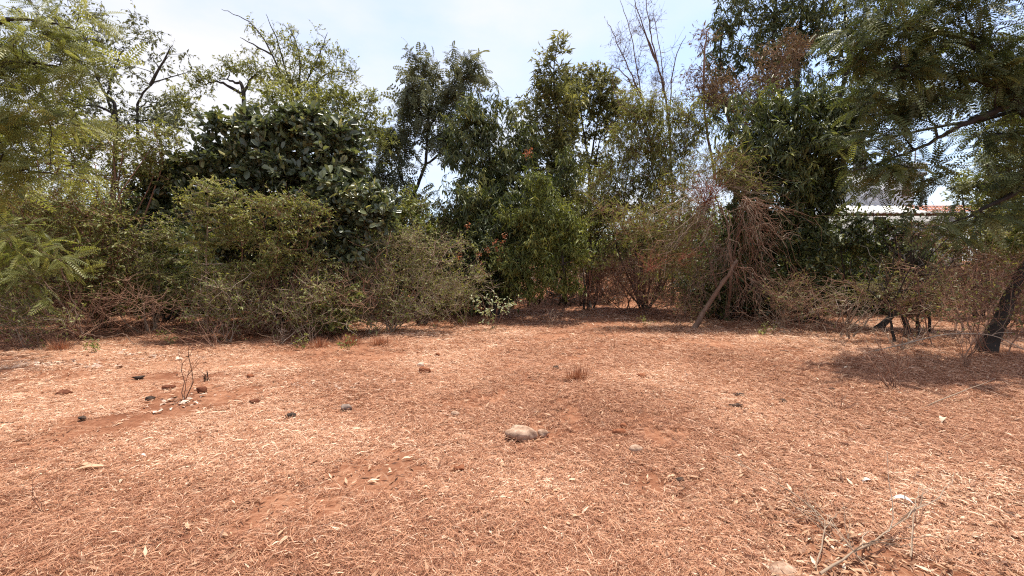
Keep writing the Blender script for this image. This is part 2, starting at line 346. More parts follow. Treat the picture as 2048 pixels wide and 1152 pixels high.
def litter_leaf(rg, x, y, size, mb, tint, tpl='litter', tilt=.35):
    n = len(x); a = rg.uniform(0, 2 * math.pi, n)
    ax = unit(np.stack([np.cos(a), np.sin(a), rg.normal(0, tilt * .5, n)], -1))
    pos = np.stack([x, y, terrain(x, y) + .008 + np.abs(rg.normal(0, .008, n))], -1)
    put(mb, tpl, pos, frames(rg, ax, 1, tilt), size, tint)
def build_litter():
    rg = np.random.default_rng(12); mb = MB(); n = 150000
    y = 1.6 * (26 / 1.6) ** rg.random(n) ** .75; x = rg.uniform(-1.45, 1.45, n) * (y + .3)
    # more leaves under and beside the trees, and over the right of the clearing
    dens = .2 + .85 * sstep(7.5, 11, y) + .8 * sstep(.15, .8, x / y) + .25 * sstep(-.55, -.9, x / y) * sstep(6, 8, y)
    k = rg.random(n) < dens * (.75 + .4 * patch(x, y, 41, 2)); x, y = x[k], y[k]
    sz = np.minimum(rg.lognormal(math.log(.048), .45, len(x)), .085) * (1 + .35 * sstep(4, 9, y)); ti = np.clip(rg.normal(.45, .24, len(x)), 0, 1)
    litter_leaf(rg, x, y, sz, mb, ti)
    tag(mb.build('leaf_litter', MATS['dry_leaf']), 'small brown dry leaves littering the ground under the trees', 'leaf litter', kind='stuff')
build_litter()

# ------------------------------------------------------------------ plant builder
NTRI = [0]; KD = 1.35
def plant(name, label, cat, Y, base, lobes, leaf='rhomb', mat='leaf_green', bark='bark_brown', twigmat=None, stems=None, r0=.05,
          cr=.34, k=4.0, nl=60, ll=.06, droop=.2, along=.5, rnd=.8, nt_=5, tl=1.0, up=1., group=None, pieces=0, piece_name='leaf',
          twigr=.0035, sag=.0, shell=.5, crown='crown', trunk='trunk', tw_up=.25, tm=.5, flat=1.):
    """base: photo pixel of the foot on the ground (or (px,) with depth Y). lobes: (px, py, rx, ry[, dY[, density]]) in photo pixels at depth Y.
    stems: list of [(px, py[, dY]), ...] paths; the first starts at the foot."""
    rg = rng_of(label); s = Y / F
    bp = G(*base) if len(base) == 2 else GY(base[0], Y)
    th = thing(name, bp, label, cat, group)
    # stems
    polys = []
    if stems:
        for i, st in enumerate(stems):
            pts = [P(q[0], q[1], Y + (q[2] if len(q) > 2 else 0)) for q in st]
            if i == 0 or st[0] is None: pts = [bp - [0, 0, .08]] + pts
            pts = np.array(pts); m = len(pts)
            tt = np.linspace(0, m - 1, max(6, 7 * (m - 1) + 1)); ii = np.minimum(tt.astype(int), m - 2); f = (tt - ii)[:, None]
            # Catmull-Rom through the given points
            p0 = pts[np.maximum(ii - 1, 0)]; p1 = pts[ii]; p2 = pts[ii + 1]; p3 = pts[np.minimum(ii + 2, m - 1)]
            c = .5 * (2 * p1 + (p2 - p0) * f + (2 * p0 - 5 * p1 + 4 * p2 - p3) * f ** 2 + (3 * p1 - p0 - 3 * p2 + p3) * f ** 3)
            c[1:-1] += rg.normal(0, .012, (len(c) - 2, 3))
            ra = r0 if i == 0 else r0 * .5
            fl = .7 * np.exp(-np.linalg.norm(c - bp, axis=1) / .16) if i == 0 else 0
            polys.append((c, (ra * np.linspace(1, 0, len(c)) ** .8 + .006) * (1 + fl)))
    lob = []
    for q in lobes:
        dY = q[4] if len(q) > 4 else 0; ss = (Y + dY) / F
        lob.append((P(q[0], q[1], Y + dY), np.array([q[2] * ss, .8 * math.sqrt(q[2] * q[3]) * ss, q[3] * ss]), q[5] if len(q) > 5 else 1.))
    if not stems:                      # several stems rising from one foot
        for c, r, d in lob:
            for _ in range(2 if len(lob) < 5 else 1):
                st = bp + np.append(rg.normal(0, .08, 2), -.06); e = c + rg.normal(0, .3, 3) * r
                cv = curves(rg, st, e, 8, .12, .015)[0]; h = cv[:, 2] - bp[2]
                polys.append((cv, np.linspace(r0, r0 * .25, 8) * rg.uniform(.7, 1.1)))
    else:                              # limbs into each lobe from the nearest stem point
        for c, r, d in lob:
            allp = np.concatenate([p for p, _ in polys]); allr = np.concatenate([q for _, q in polys])
            e = c + rg.normal(0, .15, 3) * r
            dd = np.linalg.norm(allp - e, axis=1) + 1.2 * np.maximum(allp[:, 2] - e[2] + .3 * r[2], 0); j = int(np.argmin(dd))
            if dd[j] > .25:
                cv = curves(rg, allp[j], e, 7, .1, .015, .1)[0]; polys.append((cv, np.linspace(allr[j] * .75, max(allr[j] * .3, .006), 7)))
    # clumps
    cl = []; cn = []
    for c, r, d in lob:
        n = max(3, int(k * KD * d * r[0] * r[2] / cr ** 2))
        v = unit(rg.normal(0, 1, (n, 3))); rad = rg.random(n) ** (shell * .8)
        wob = 1 + .22 * np.sin(v @ rg.normal(0, 3, 3) + rg.uniform(0, 6)) 
        p = c + v * r * (rad * wob)[:, None]
        cl.append(p); cn.append(v * [1, 1, .6])
    cl = np.concatenate(cl); g = terrain(cl[:, 0], cl[:, 1]) + .12; cl[:, 2] = np.maximum(cl[:, 2], g + rg.random(len(cl)) * .15)
    nC = len(cl); cn = np.concatenate(cn)
    # branches: a third hook onto the stems, the rest onto those
    tb = MB(); bk = MB()
    for c, ra in polys: tubes(tb, c[None], ra[None], 9 if ra[0] > .06 else 7 if ra[0] > .03 else 5, rg.uniform(.3, .7))
    sp = np.concatenate([p for p, _ in polys]); srad = np.concatenate([q for _, q in polys])
    def hook(pts, sp, srad, K, rmin):
        D = np.linalg.norm(pts[:, None] - sp[None], axis=2) + .9 * np.maximum(sp[None, :, 2] - pts[:, None, 2], 0)
        j = np.argmin(D * rg.uniform(.85, 1.15, D.shape), 1)
        cv = curves(rg, sp[j], pts, K, .16, .02, sag); r_ = np.minimum(srad[j] * .6, rmin * 2.2)
        return cv, np.linspace(1, .4, K)[None] * np.maximum(r_, rmin)[:, None]
    first = rg.random(nC) < .35; first[0] = True
    cv1, r1 = hook(cl[first], sp, srad, 6, twigr * 1.8)
    tubes(bk, cv1, r1, 4, rg.random(len(cv1)))
    if (~first).any():
        sp2 = np.concatenate([sp, cv1[:, 2:].reshape(-1, 3)]); sr2 = np.concatenate([srad, r1[:, 2:].ravel()])
        cv2, r2 = hook(cl[~first], sp2, sr2, 5, twigr * 1.3)
        tubes(bk, cv2, r2, 3, rg.random(len(cv2)))
    # twigs
    dirs = unit(rg.normal(0, 1, (nC, nt_, 3)) * [1, 1, flat] + np.array([0, 0, tw_up])); tlen = cr * tl * rg.uniform(.6, 1.35, (nC, nt_, 1))
    A = np.repeat(cl, nt_, 0); B = (cl[:, None] + dirs * tlen).reshape(-1, 3)
    tw = curves(rg, A, B, 4, .2, .03, sag * .6 - .1 * droop)
    tubes(bk, tw[:, [0, 1, 3]], np.array([[1, .8, .35]]) * twigr, 3, np.clip(rg.normal(tm, .25, len(tw)), 0, 1))
    t_ = tb.build(trunk, MATS[bark], th, bp, True)
    tw_ = bk.build('twigs', MATS[twigmat or bark], th, bp); tag(tw_, kind='stuff')
    NTRI[0] += sum(map(len, bk.Fq)) * 2 + sum(map(len, tb.Fq)) * 2
    # leaves
    if leaf and nl:
        per = max(1, nl // nt_); n = len(tw) * per; idx = np.repeat(np.arange(len(tw)), per)
        t = rg.uniform(.15, 3, n); i0 = np.minimum(t.astype(int), 2); f = (t - i0)[:, None]
        pos = tw[idx, i0] * (1 - f) + tw[idx, i0 + 1] * f; td = unit(tw[idx, i0 + 1] - tw[idx, i0])
        ax = unit(td * along + rg.normal(0, 1, (n, 3)) * rnd * .6 + np.array([0, 0, -droop]))
        M = frames(rg, ax, up, .55, .9 * cn[idx // nt_]); sc = ll * rg.lognormal(0, .32, n)
        ct = rg.normal(0, .16, nC); ti = np.clip(.45 + ct[idx // nt_] + rg.normal(0, .21, n), 0, 1)
        big = np.zeros(n, bool)
        if pieces:
            dist = np.linalg.norm(pos - np.array([0, 0, CZ]), axis=1) + rg.random(n) * .8
            scr = np.abs(pos[:, 0] / pos[:, 1]) < 1.2
            big[np.argsort(np.where(scr, dist, 99))[:pieces]] = True
            mes = []
            for v in range(5):
                one = MB(); put(one, leaf, np.zeros((1, 3)), np.eye(3)[None], np.ones(1), np.array([.25 + .15 * v]))
                o1 = one.build(piece_name, MATS[mat]); mes.append(o1.data); bpy.data.objects.remove(o1)
            from mathutils import Matrix
            for j in np.where(big)[0]:
                o = bpy.data.objects.new(piece_name, mes[int(min(4, ti[j] * 5))]); C.objects.link(o); o.parent = th
                m3 = Matrix(M[j].T.tolist()).to_4x4()
                o.matrix_local = Matrix.Translation(Vector(pos[j]) - th.location) @ m3 @ Matrix.Scale(float(sc[j]), 4)
        cb = MB(); put(cb, leaf, pos[~big], M[~big], sc[~big], ti[~big])
        c_ = cb.build(crown, MATS[mat], th, bp); tag(c_, kind='stuff')
        NTRI[0] += sum(map(len, cb.Fq)) * 2 + sum(map(len, cb.Ft))
    return th, bp

def extra_twigs(th, bp, key, Y, org, tgt, n, spread, rad, mat, name='dead_twigs', K=6, bend=.15, forks=3, fl=.5, sag=0.):
    """a spray of long twigs from one point towards another, each with side twigs"""
    rg = rng_of(key); s = Y / F; mb = MB()
    o = P(org[0], org[1], Y + (org[2] if len(org) > 2 else 0)); e = P(tgt[0], tgt[1], Y + (tgt[2] if len(tgt) > 2 else -.2))
    A = o + rg.normal(0, .06, (n, 3)); B = e + rg.normal(0, 1, (n, 3)) * np.array([spread[0] * s, .6 * spread[0] * s, spread[1] * s])
    B[:, 2] = np.maximum(B[:, 2], terrain(B[:, 0], B[:, 1]) + .01)
    cv = curves(rg, A, B, K + 3, bend, .035, sag); K = K + 3; tubes(mb, cv, np.linspace(1, .35, K)[None] * rad * rg.uniform(.5, 1.2, (n, 1)), 4, np.clip(rg.normal(.5, .25, n), 0, 1))
    if forks:
        m = n * forks; i = np.repeat(np.arange(n), forks); kk = rg.integers(2, K, m); q = cv[i, kk]; d = unit(cv[i, kk] - cv[i, kk - 1] + rg.normal(0, .02, (m, 3)))
        l = fl * np.linalg.norm(B - A, axis=1)[i][:, None] * rg.uniform(.15, .6, (m, 1))
        E = q + unit(d + rg.normal(0, .75, (m, 3))) * l; E[:, 2] = np.maximum(E[:, 2], terrain(E[:, 0], E[:, 1]) + .01)
        tubes(mb, curves(rg, q, E, 4, .15, .03, sag), np.linspace(1, .4, 4)[None] * rad * .5, 3, np.clip(rg.normal(.5, .25, m), 0, 1))
    w = mb.build(name, MATS[mat], th, bp); tag(w, kind='stuff'); return w

# ------------------------------------------------------------------ the house beyond the trees
def box(mb, x0, x1, y0, y1, z0, z1, tint=.5):
    v = [(x, y, z) for z in (z0, z1) for y in (y0, y1) for x in (x0, x1)]
    mb.add(v, [(0, 2, 3, 1), (4, 5, 7, 6), (0, 1, 5, 4), (1, 3, 7, 5), (3, 2, 6, 7), (2, 0, 4, 6)], None, tint); return mb
def build_house():
    Y = 24.0; X = lambda px, d=0: P(px, 500, Y + d)[0]; Z = lambda py, d=0: P(1800, py, Y + d)[2]
    g = float(terrain(X(1790), Y)) - .2
    th = thing('house', (X(1790), Y, g), 'white plastered house half hidden behind the dark trees, pale sheet and terracotta eave', 'house')
    B = lambda name, mat, *a, par=None: box(MB(), *a).build(name, MATS[mat], par or th)
    B('wall', 'plaster_white', X(1560), X(1925), Y, Y + 6, g, Z(424))
    B('upper_wall', 'plaster_white', X(1690), X(1862), Y + 1.2, Y + 5.5, Z(424) + .02, Z(352, 1.2))
    B('roof_slab', 'concrete', X(1672), X(1880), Y + 1.0, Y + 5.8, Z(352, 1.2) + .003, Z(345, 1.2))
    B('beam', 'concrete', X(1835), X(1890), Y + 1.3, Y + 1.7, Z(336, 1.3), Z(325, 1.3))
    B('column', 'concrete', X(1846), X(1858), Y + 1.35, Y + 1.65, Z(345, 1.2) + .003, Z(336, 1.3) - .003)
    B('column', 'concrete', X(1744), X(1760), Y + 1.35, Y + 1.65, Z(345, 1.2) + .003, Z(268, 1.3))
    for py in (318, 308, 298):
        B('rail', 'metal_grey', X(1735), X(1880), Y + 1.4, Y + 1.43, Z(py, 1.3), Z(py, 1.3) + .035)
    B('rail_post', 'metal_grey', X(1868), X(1870), Y + 1.45, Y + 1.49, Z(325, 1.3) + .003, Z(298, 1.3) + .06)
    # eave: corrugated sheet and clay tiles, sloping towards the clearing
    n = 60; xs = np.linspace(X(1640), X(1815), n); zz = .03 * np.sin(np.arange(n) * math.pi / 2 + .7)
    ya, yb = Y - 1.3, Y + .3; za, zb = Z(425, -1.3), Z(412, .3)
    V = np.concatenate([np.stack([xs, np.full(n, ya), za + zz], -1), np.stack([xs, np.full(n, yb), zb + zz], -1), np.stack([xs, np.full(n, ya), za - .03 + zz], -1)])
    i = np.arange(n - 1); q = np.concatenate([np.stack([i, i + 1, i + 1 + n, i + n], -1), np.stack([i, i + n * 2, i + 1 + n * 2, i + 1], -1)])
    MB().add(V, q).build('sheet_eave', MATS['sheet_pale'], th)
    tile = None; rg = np.random.default_rng(8)
    for r_ in range(4):
        for c in range(18):
            x = X(1812) + c * .19 + (r_ % 2) * .09; y = Y - 1.25 + r_ * .4; z = za + (zb - za) * r_ / 4 + .04
            if tile is None:
                a = np.linspace(0, math.pi, 5); m = MB(); v = np.concatenate([np.stack([.095 * np.cos(a), 0 * a, .05 * np.sin(a)], -1), np.stack([.08 * np.cos(a), 0 * a + .44, .045 * np.sin(a) + .09], -1),
                    np.stack([.085 * np.cos(a), 0 * a, .035 * np.sin(a) - .008], -1)])
                m.add(v, [(j, j + 1, j + 6, j + 5) for j in range(4)] + [(j, j + 10, j + 11, j + 1) for j in range(4)]); t0 = m.build('roof_tile', MATS['terracotta'], th, (0, 0, 0)); tile = t0.data; o = t0
            else: o = link('roof_tile', tile, th)
            o.location = Vector((x, y, z)) - th.location; o.rotation_euler = (0, 0, rg.normal(0, .03))
    w = B('window', 'dark_opening', X(1745), X(1768), Y - .05, Y - .003, Z(470), Z(434))
    for px in (1749, 1754, 1759, 1764): B('bar', 'metal_grey', X(px), X(px) + .03, Y - .09, Y - .06, Z(470), Z(434), par=w)
    w2 = B('shutter_window', 'bark_brown', X(1798, 1.2), X(1814, 1.2), Y + 1.14, Y + 1.197, Z(392, 1.2), Z(366, 1.2))
    B('shutter_gap', 'dark_opening', X(1805, 1.2), X(1807, 1.2), Y + 1.12, Y + 1.137, Z(391, 1.2), Z(367, 1.2), par=w2)
    B('drain_pipe', 'metal_grey', X(1834, 1.2), X(1837, 1.2), Y + 1.1, Y + 1.19, Z(424) + .03, Z(353, 1.2))
    B('fascia', 'bark_brown', X(1640), X(1930), Y - .04, Y - .004, Z(432), Z(425))
    B('window_ledge', 'sheet_pale', X(1868), X(1908), Y - .5, Y - .003, Z(452), Z(446))
build_house()

# ------------------------------------------------------------------ trees and shrubs, far to near
def leaf_bundle(rg, n, rad, leaf, ll, mat):
    mb = MB(); pos = rg.normal(0, rad, (n, 3)); ax = unit(rg.normal(0, 1, pos.shape) + [0, 0, -.3])
    put(mb, leaf, pos, frames(rg, ax), ll * rg.lognormal(0, .3, n), np.clip(rg.normal(.4, .25, n), 0, 1))
    e = rg.normal(0, rad, (5, 3)); tubes(mb, curves(rg, np.zeros((5, 3)) - [0, 0, rad * 1.5], e, 4, .1, .03), np.array([[.014, .011, .008, .004]]), 3, 0.)
    return mb.build('leaf_bundle', MATS[mat])
def mass(name, label, cat, Yr, pxr, topf, n, leaf, ll, mat, seed, rad=.34, per=70, clear=None):
    rg = np.random.default_rng(seed); protos = [leaf_bundle(rg, per, rad, leaf, ll, mat) for _ in range(8)]
    y = rg.uniform(*Yr, n); px = rg.uniform(*pxr, n); x = (px - 1024) / F * y; g = terrain(x, y); top = topf(px) + rg.normal(0, .3, n) + .35 * np.sin(x * .9 + seed)
    z = g + rad * .7 + rg.random(n) ** .8 * np.maximum(top - rad, .1)
    k = ~((px > 1520) & (px < 2000) & (y > 19.5)); x, y, z = x[k], y[k], z[k]; n = len(x)
    gn_scatter(name, np.stack([x, y, z], -1), rg.uniform(0, 6.28, (n, 3)) * [.12, .12, 1], rg.uniform(.7, 1.3, n), rg.integers(0, 8, n), protos, MATS[mat])
    tag(bpy.data.objects[name], label, cat, kind='stuff')
tf = lambda px: np.interp(px, [-500, 700, 760, 860, 1000, 1120, 1200, 1300, 1400, 1700, 2000, 2600], [4.0, 3.6, 2.2, 2.2, 3.2, 3.0, 1.4, 1.6, 3.4, 2.8, 2.4, 3.6])
mass('far_woodland', 'dull green woodland closing the view behind all the trees', 'woodland', (21, 28), (-500, 2550), tf, 4200, 'rhomb', .16, 'leaf_green', 71, .42)
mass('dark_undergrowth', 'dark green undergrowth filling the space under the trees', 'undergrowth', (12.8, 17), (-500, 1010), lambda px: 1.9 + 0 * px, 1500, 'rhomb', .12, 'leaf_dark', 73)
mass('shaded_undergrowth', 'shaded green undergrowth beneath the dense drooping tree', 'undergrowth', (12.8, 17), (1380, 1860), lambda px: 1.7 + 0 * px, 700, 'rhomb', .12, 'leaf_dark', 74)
mass('brown_undergrowth', 'low brown undergrowth of dry leaves under the woodland at the back', 'undergrowth', (14.5, 21), (950, 2500), lambda px: .55 + 0 * px, 1100, 'rhomb', .09, 'leaf_brown', 72, .22, 40)

# back row
plant('grey_green_tree', 'grey-green small-leaved tree with dark forked limbs against the sky beside the feathery branches', 'tree', 13, (220,),
      [(130, 60, 100, 62), (225, 75, 70, 60), (110, 150, 90, 50), (225, 175, 80, 52), (300, 105, 60, 60, .3, .35), (350, 120, 45, 45, .3, .3), (160, 220, 90, 40), (290, 215, 80, 40), (240, 255, 100, 36), (335, 235, 46, 26), (120, 110, 90, 50)],
      'rhomb', 'leaf_grey_green', 'bark_dark', stems=[[(225, 420), (232, 230), (205, 180), (170, 90)], [(232, 230), (215, 190), (240, 100)], [(280, 300), (275, 220), (300, 170), (375, 145)], [(300, 170), (345, 90)]],
      r0=.075, cr=.4, k=2.9, nl=64, ll=.08, droop=.3)
plant('flat_topped_tree', 'yellow-green flat-topped tree on a bare forked trunk, rising behind the broad-leaved shrub', 'tree', 15, (500,),
      [(425, 150, 34, 16), (465, 135, 44, 15), (515, 138, 34, 16), (400, 170, 28, 16), (545, 152, 24, 14), (370, 205, 50, 26), (340, 235, 50, 26)],
      'rhomb', 'leaf_yellow_green', 'bark_dark', stems=[[(495, 400), (487, 190), (470, 165), (435, 155)], [(487, 190), (500, 160), (520, 142)], [(487, 190), (440, 165), (405, 170)]], r0=.09, cr=.3, k=5, nl=56, ll=.075)
plant('tall_loose_tree', 'tall loose tree with thin upright shoots reaching high over the yellow-green crown', 'tree', 16.5, (600,),
      [(600, 110, 60, 50, 0, .8), (650, 130, 52, 40, 0, .9), (560, 90, 40, 40, 0, .4), (520, 60, 30, 30, 0, .3), (690, 160, 40, 26, 0, .7), (570, 150, 70, 40), (630, 175, 80, 30), (505, 105, 32, 26, 0, .35)],
      'rhomb', 'leaf_yellow_green', 'bark_dark', stems=[[(598, 420), (592, 220), (600, 120), (575, 45)], [(592, 220), (545, 110), (505, 50), (443, 18)], [(592, 220), (560, 100), (532, 28)], [(592, 200), (630, 130), (655, 65)],
      [(592, 220), (650, 150), (700, 145)], [(545, 110), (480, 75)]], r0=.06, cr=.3, k=3.2, nl=40, ll=.08, nt_=5, tl=1.2)
plant('yellow_green_tree', 'rounded yellow-green tree crown just above the glossy broad-leaved shrub', 'tree', 14, (640,),
      [(550, 195, 55, 24), (625, 205, 70, 36), (700, 205, 55, 36), (735, 200, 30, 22, 0, .5), (660, 240, 90, 40), (570, 230, 60, 30), (745, 260, 40, 40)],
      'rhomb', 'leaf_yellow_green', 'bark_dark', r0=.06, cr=.34, k=5.5, nl=66, ll=.08, stems=[[(645, 450), (640, 250), (620, 200)], [(640, 300), (690, 210)], [(640, 300), (560, 200)]])
plant('feathery_tree', 'tall feathery-leaved tree with a dark leaning forked trunk, alone against the open sky', 'tree', 16, (790,),
      [(840, 140, 42, 36), (860, 180, 60, 40), (925, 130, 40, 32), (900, 190, 50, 36), (830, 200, 48, 40), (815, 235, 34, 34), (800, 280, 40, 36), (880, 245, 60, 40), (945, 150, 22, 20), (775, 290, 40, 50), (790, 350, 50, 40, 0, .8), (760, 340, 40, 40), (780, 410, 50, 40), (840, 390, 40, 30, 0, .7), (960, 150, 20, 24), (900, 290, 40, 40)],
      'sparse', 'leaf_grey_green', 'bark_dark', stems=[[(805, 450), (822, 400), (850, 330), (858, 260), (895, 195), (922, 140)], [(858, 260), (848, 190), (842, 145)], [(822, 400), (800, 350), (782, 300)], [(850, 330), (885, 300), (905, 250)]],
      r0=.08, cr=.36, k=2.9, nl=15, ll=.28, droop=.5, flat=.6, nt_=5, along=.8)
plant('spire_tree', 'slender spire-shaped tree with long narrow leaves and a straight thin trunk', 'tree', 15, (1130,),
      [(1112, 100, 20, 26, 0, .7), (1100, 140, 26, 30, 0, .7), (1085, 190, 34, 34, 0, .8), (1120, 200, 40, 40), (1105, 260, 56, 44), (1100, 320, 60, 46), (1120, 380, 70, 46)],
      'lance', 'leaf_olive', 'bark_dark', stems=[[(1127, 480), (1120, 380), (1114, 250), (1108, 150), (1118, 72)]], r0=.06, cr=.33, k=5, nl=50, ll=.17, droop=.1, along=.8)
plant('round_crowned_tree', 'round green crown on two thin forking trunks, next to the spire-shaped tree', 'tree', 17, (1185,),
      [(1150, 160, 40, 30), (1190, 170, 50, 40), (1225, 200, 40, 44), (1160, 215, 50, 40), (1210, 250, 44, 44), (1130, 260, 44, 44), (1180, 330, 70, 40, 0, .6), (1050, 215, 30, 30, 0, .5)],
      'rhomb', 'leaf_olive', 'bark_dark', stems=[[(1180, 480), (1178, 340), (1165, 250), (1155, 170)], [(1178, 340), (1192, 260), (1205, 180)], [(1180, 420), (1195, 300), (1225, 215)]], r0=.07, cr=.36, k=5.2, nl=66, ll=.11, droop=.3)
plant('bare_tree', 'nearly leafless tall tree of thin arching shoots standing against the pale sky', 'tree', 15, (1345,),
      [(1260, 80, 40, 60, 0, .35), (1300, 110, 40, 80, 0, .35), (1330, 160, 30, 60, 0, .35), (1285, 40, 30, 30, 0, .4), (1250, 150, 40, 40, 0, .25)],
      'lance', 'leaf_brown', 'bark_brown', stems=[[(1345, 420), (1338, 250), (1318, 140), (1285, 50), (1262, -25)], [(1310, 330), (1285, 200), (1262, 70), (1240, 0)], [(1285, 200), (1245, 110), (1214, 40)], [(1318, 140), (1270, 20)], [(1345, 300), (1330, 180), (1306, 20)], [(1338, 250), (1348, 130), (1372, 70)], [(1285, 200), (1250, 150), (1222, 130)], [(1285, 260), (1240, 210), (1222, 150)], [(1318, 140), (1300, 60), (1290, -20)]],
      r0=.04, cr=.36, k=7, nl=12, ll=.07, tl=1.5, nt_=6, tw_up=.9, tm=.3, twigr=.0045)
plant('tall_slender_tree', 'tall thin-leaved tree towering past the top of the picture above the dense dark tree', 'tree', 16.5, (1590,),
      [(1470, 50, 60, 60), (1540, 20, 70, 60), (1590, 80, 70, 60), (1630, 20, 70, 70), (1440, 120, 40, 50, 0, .7), (1500, 130, 60, 50, 0, .8), (1660, 110, 50, 60, 0, .7), (1420, 190, 40, 40, 0, .7), (1470, 210, 60, 40, 0, .8), (1560, 160, 50, 50), (1700, 40, 50, 60), (1725, 120, 40, 60), (1740, 200, 36, 50, 0, .8), (1690, 200, 40, 40), (1500, -60, 80, 50), (1610, -70, 100, 60)],
      'lance', 'leaf_dark', 'bark_dark', stems=[[(1590, 420), (1592, 180), (1600, 60), (1610, -80)], [(1592, 300), (1548, 140), (1552, 0), (1560, -80)], [(1592, 350), (1690, 160), (1688, 0), (1692, -80)], [(1560, 380), (1460, 240), (1440, 120), (1450, 30)]],
      r0=.17, cr=.45, k=4.0, nl=62, ll=.17, droop=.6, along=.4)
plant('brown_leaning_tree', 'dead russet tree leaning to one side, its twigs brown among the dark green crowns', 'tree', 14, (1480,),
      [(1560, 120, 46, 40), (1520, 190, 46, 46), (1500, 250, 50, 40), (1410, 90, 16, 30, 0, .8), (1400, 170, 40, 50, 0, .8), (1450, 180, 40, 40), (1600, 90, 28, 26)],
      'lance', 'leaf_brown', 'twig_red', stems=[[(1470, 420), (1485, 270), (1530, 180), (1590, 85)], [(1430, 360), (1408, 200), (1412, 80), (1420, 55)]], r0=.07, cr=.3, k=5.5, nl=30, ll=.11, nt_=7, tl=1.25, tm=.55)
plant('russet_feathery_shrub', 'tall russet and green shrub of fine drooping twigs behind the dead branches', 'shrub', 13.5, (1290,),
      [(1270, 220, 40, 40), (1265, 290, 56, 60), (1330, 290, 60, 60), (1240, 350, 60, 50), (1320, 360, 60, 50), (1190, 400, 60, 50), (1380, 240, 50, 40), (1300, 230, 40, 30), (1160, 440, 50, 40)],
      'lance', 'leaf_yellow_green', 'bark_dark', 'twig_red', r0=.035, cr=.33, k=6.5, nl=64, ll=.10, nt_=7, tl=1.3, droop=.6, tm=.5)
plant('olive_tree_beyond_house', 'sunlit yellow-green tree in front of the house wall, behind the drooping fronds', 'tree', 15, (1960,),
      [(1960, 350, 44, 36), (2010, 310, 60, 50), (1930, 380, 26, 22), (2010, 400, 60, 50), (2070, 380, 60, 60), (1990, 460, 60, 40)],
      'rhomb', 'leaf_yellow_green', 'bark_dark', r0=.06, cr=.35, k=5, nl=60, ll=.1)

# middle row
plant('dark_hanging_tree', 'dense dark green tree with drooping leaves in the middle of the thicket', 'tree', 14, (985,),
      [(950, 225, 46, 36), (985, 255, 60, 44), (1000, 320, 66, 50), (930, 310, 46, 50), (1045, 290, 40, 40), (960, 390, 70, 50), (1030, 370, 56, 50), (910, 260, 26, 30, 0, .6), (930, 440, 60, 50), (1010, 450, 70, 50), (985, 430, 60, 30, -1.3), (1060, 390, 50, 36, -1.3), (1130, 340, 50, 30, -.6, .7), (940, 390, 40, 30, -1.2)],
      'lance', 'leaf_dark', 'bark_dark', stems=[[(985, 500), (985, 380), (975, 280), (960, 220)], [(985, 380), (1030, 320)], [(985, 400), (940, 330)]], r0=.1, cr=.38, k=6, nl=72, ll=.15, droop=.8, along=.2)
plant('dark_mango_tree', 'massive dense dark-leaved tree with drooping glossy foliage, in front of the house', 'tree', 12, (1625,),
      [(1555, 215, 70, 46), (1640, 215, 80, 56), (1500, 290, 70, 60), (1590, 300, 90, 70), (1665, 310, 66, 60), (1540, 380, 90, 60), (1620, 390, 70, 60), (1470, 350, 50, 50), (1590, 470, 80, 60), (1650, 360, 40, 50), (1700, 240, 44, 50), (1640, 510, 60, 46), (1530, 470, 70, 60)],
      'lance', 'leaf_dark', 'bark_dark', stems=[[(1625, 560), (1622, 450), (1610, 330), (1600, 240)], [(1622, 480), (1560, 380), (1530, 300)], [(1622, 480), (1680, 380), (1690, 280)]],
      r0=.14, cr=.38, k=5.2, nl=75, ll=.16, droop=.7, along=.3)
plant('glossy_broadleaf_shrub', 'huge glossy shrub of large dark oval leaves, the tall mound behind the thorny thicket', 'shrub', 11.2, (560,),
      [(480, 255, 60, 30), (540, 285, 80, 40), (630, 275, 80, 40), (690, 310, 40, 60), (590, 250, 60, 26), (425, 310, 44, 36), (490, 350, 90, 50), (610, 350, 100, 50), (690, 370, 30, 30), (375, 350, 44, 36), (320, 370, 40, 30), (440, 410, 100, 50), (560, 430, 110, 50), (300, 430, 50, 44)],
      'broad', 'leaf_broad', 'bark_dark', r0=.045, cr=.36, k=7.2, nl=60, ll=.138, droop=-.1, along=.7, rnd=.9, pieces=290, tw_up=.5)
plant('lower_broadleaf_shrub', 'lower glossy oval-leaved shrub bulging out at the foot of the larger one', 'shrub', 10.3, (690,),
      [(650, 400, 56, 36), (710, 405, 60, 40), (670, 460, 80, 44), (740, 440, 50, 40), (620, 500, 70, 40), (700, 520, 70, 40), (450, 490, 60, 40)],
      'broad', 'leaf_broad', 'bark_dark', r0=.045, cr=.32, k=5.8, nl=54, ll=.125, droop=-.1, along=.7, pieces=200, tw_up=.5)
th, bp = plant('orange_cluster_shrub', 'shadowy dark shrub hung with dry orange clusters beside the young bright tree', 'shrub', 12.6, (985,),
      [(980, 480, 60, 50), (940, 520, 56, 50), (1020, 530, 50, 50), (970, 570, 70, 36), (1040, 470, 50, 40), (900, 500, 50, 50)],
      'lance', 'leaf_dark', 'bark_dark', r0=.04, cr=.33, k=5.5, nl=66, ll=.12, droop=.4)
rg = np.random.default_rng(4)
for i, (px, py) in enumerate([(958, 528), (956, 510), (974, 500), (996, 500), (1004, 488), (1008, 505), (998, 520), (1010, 473), (935, 449), (990, 486), (1052, 308), (1060, 303), (962, 540), (918, 512)]):
    mb = MB(); n = 24; c = P(px, py, 11.9 - .02 * i); pos = c + rg.normal(0, .04, (n, 3)) * [1, 1, 1.4]; ax = unit(rg.normal(0, 1, (n, 3)) + [0, 0, -.5])
    put(mb, 'oval', pos, frames(rg, ax), .05 * rg.lognormal(0, .3, n), rg.random(n)); tag(mb.build('flower_cluster', MATS['leaf_orange'], th, c), kind='stuff')
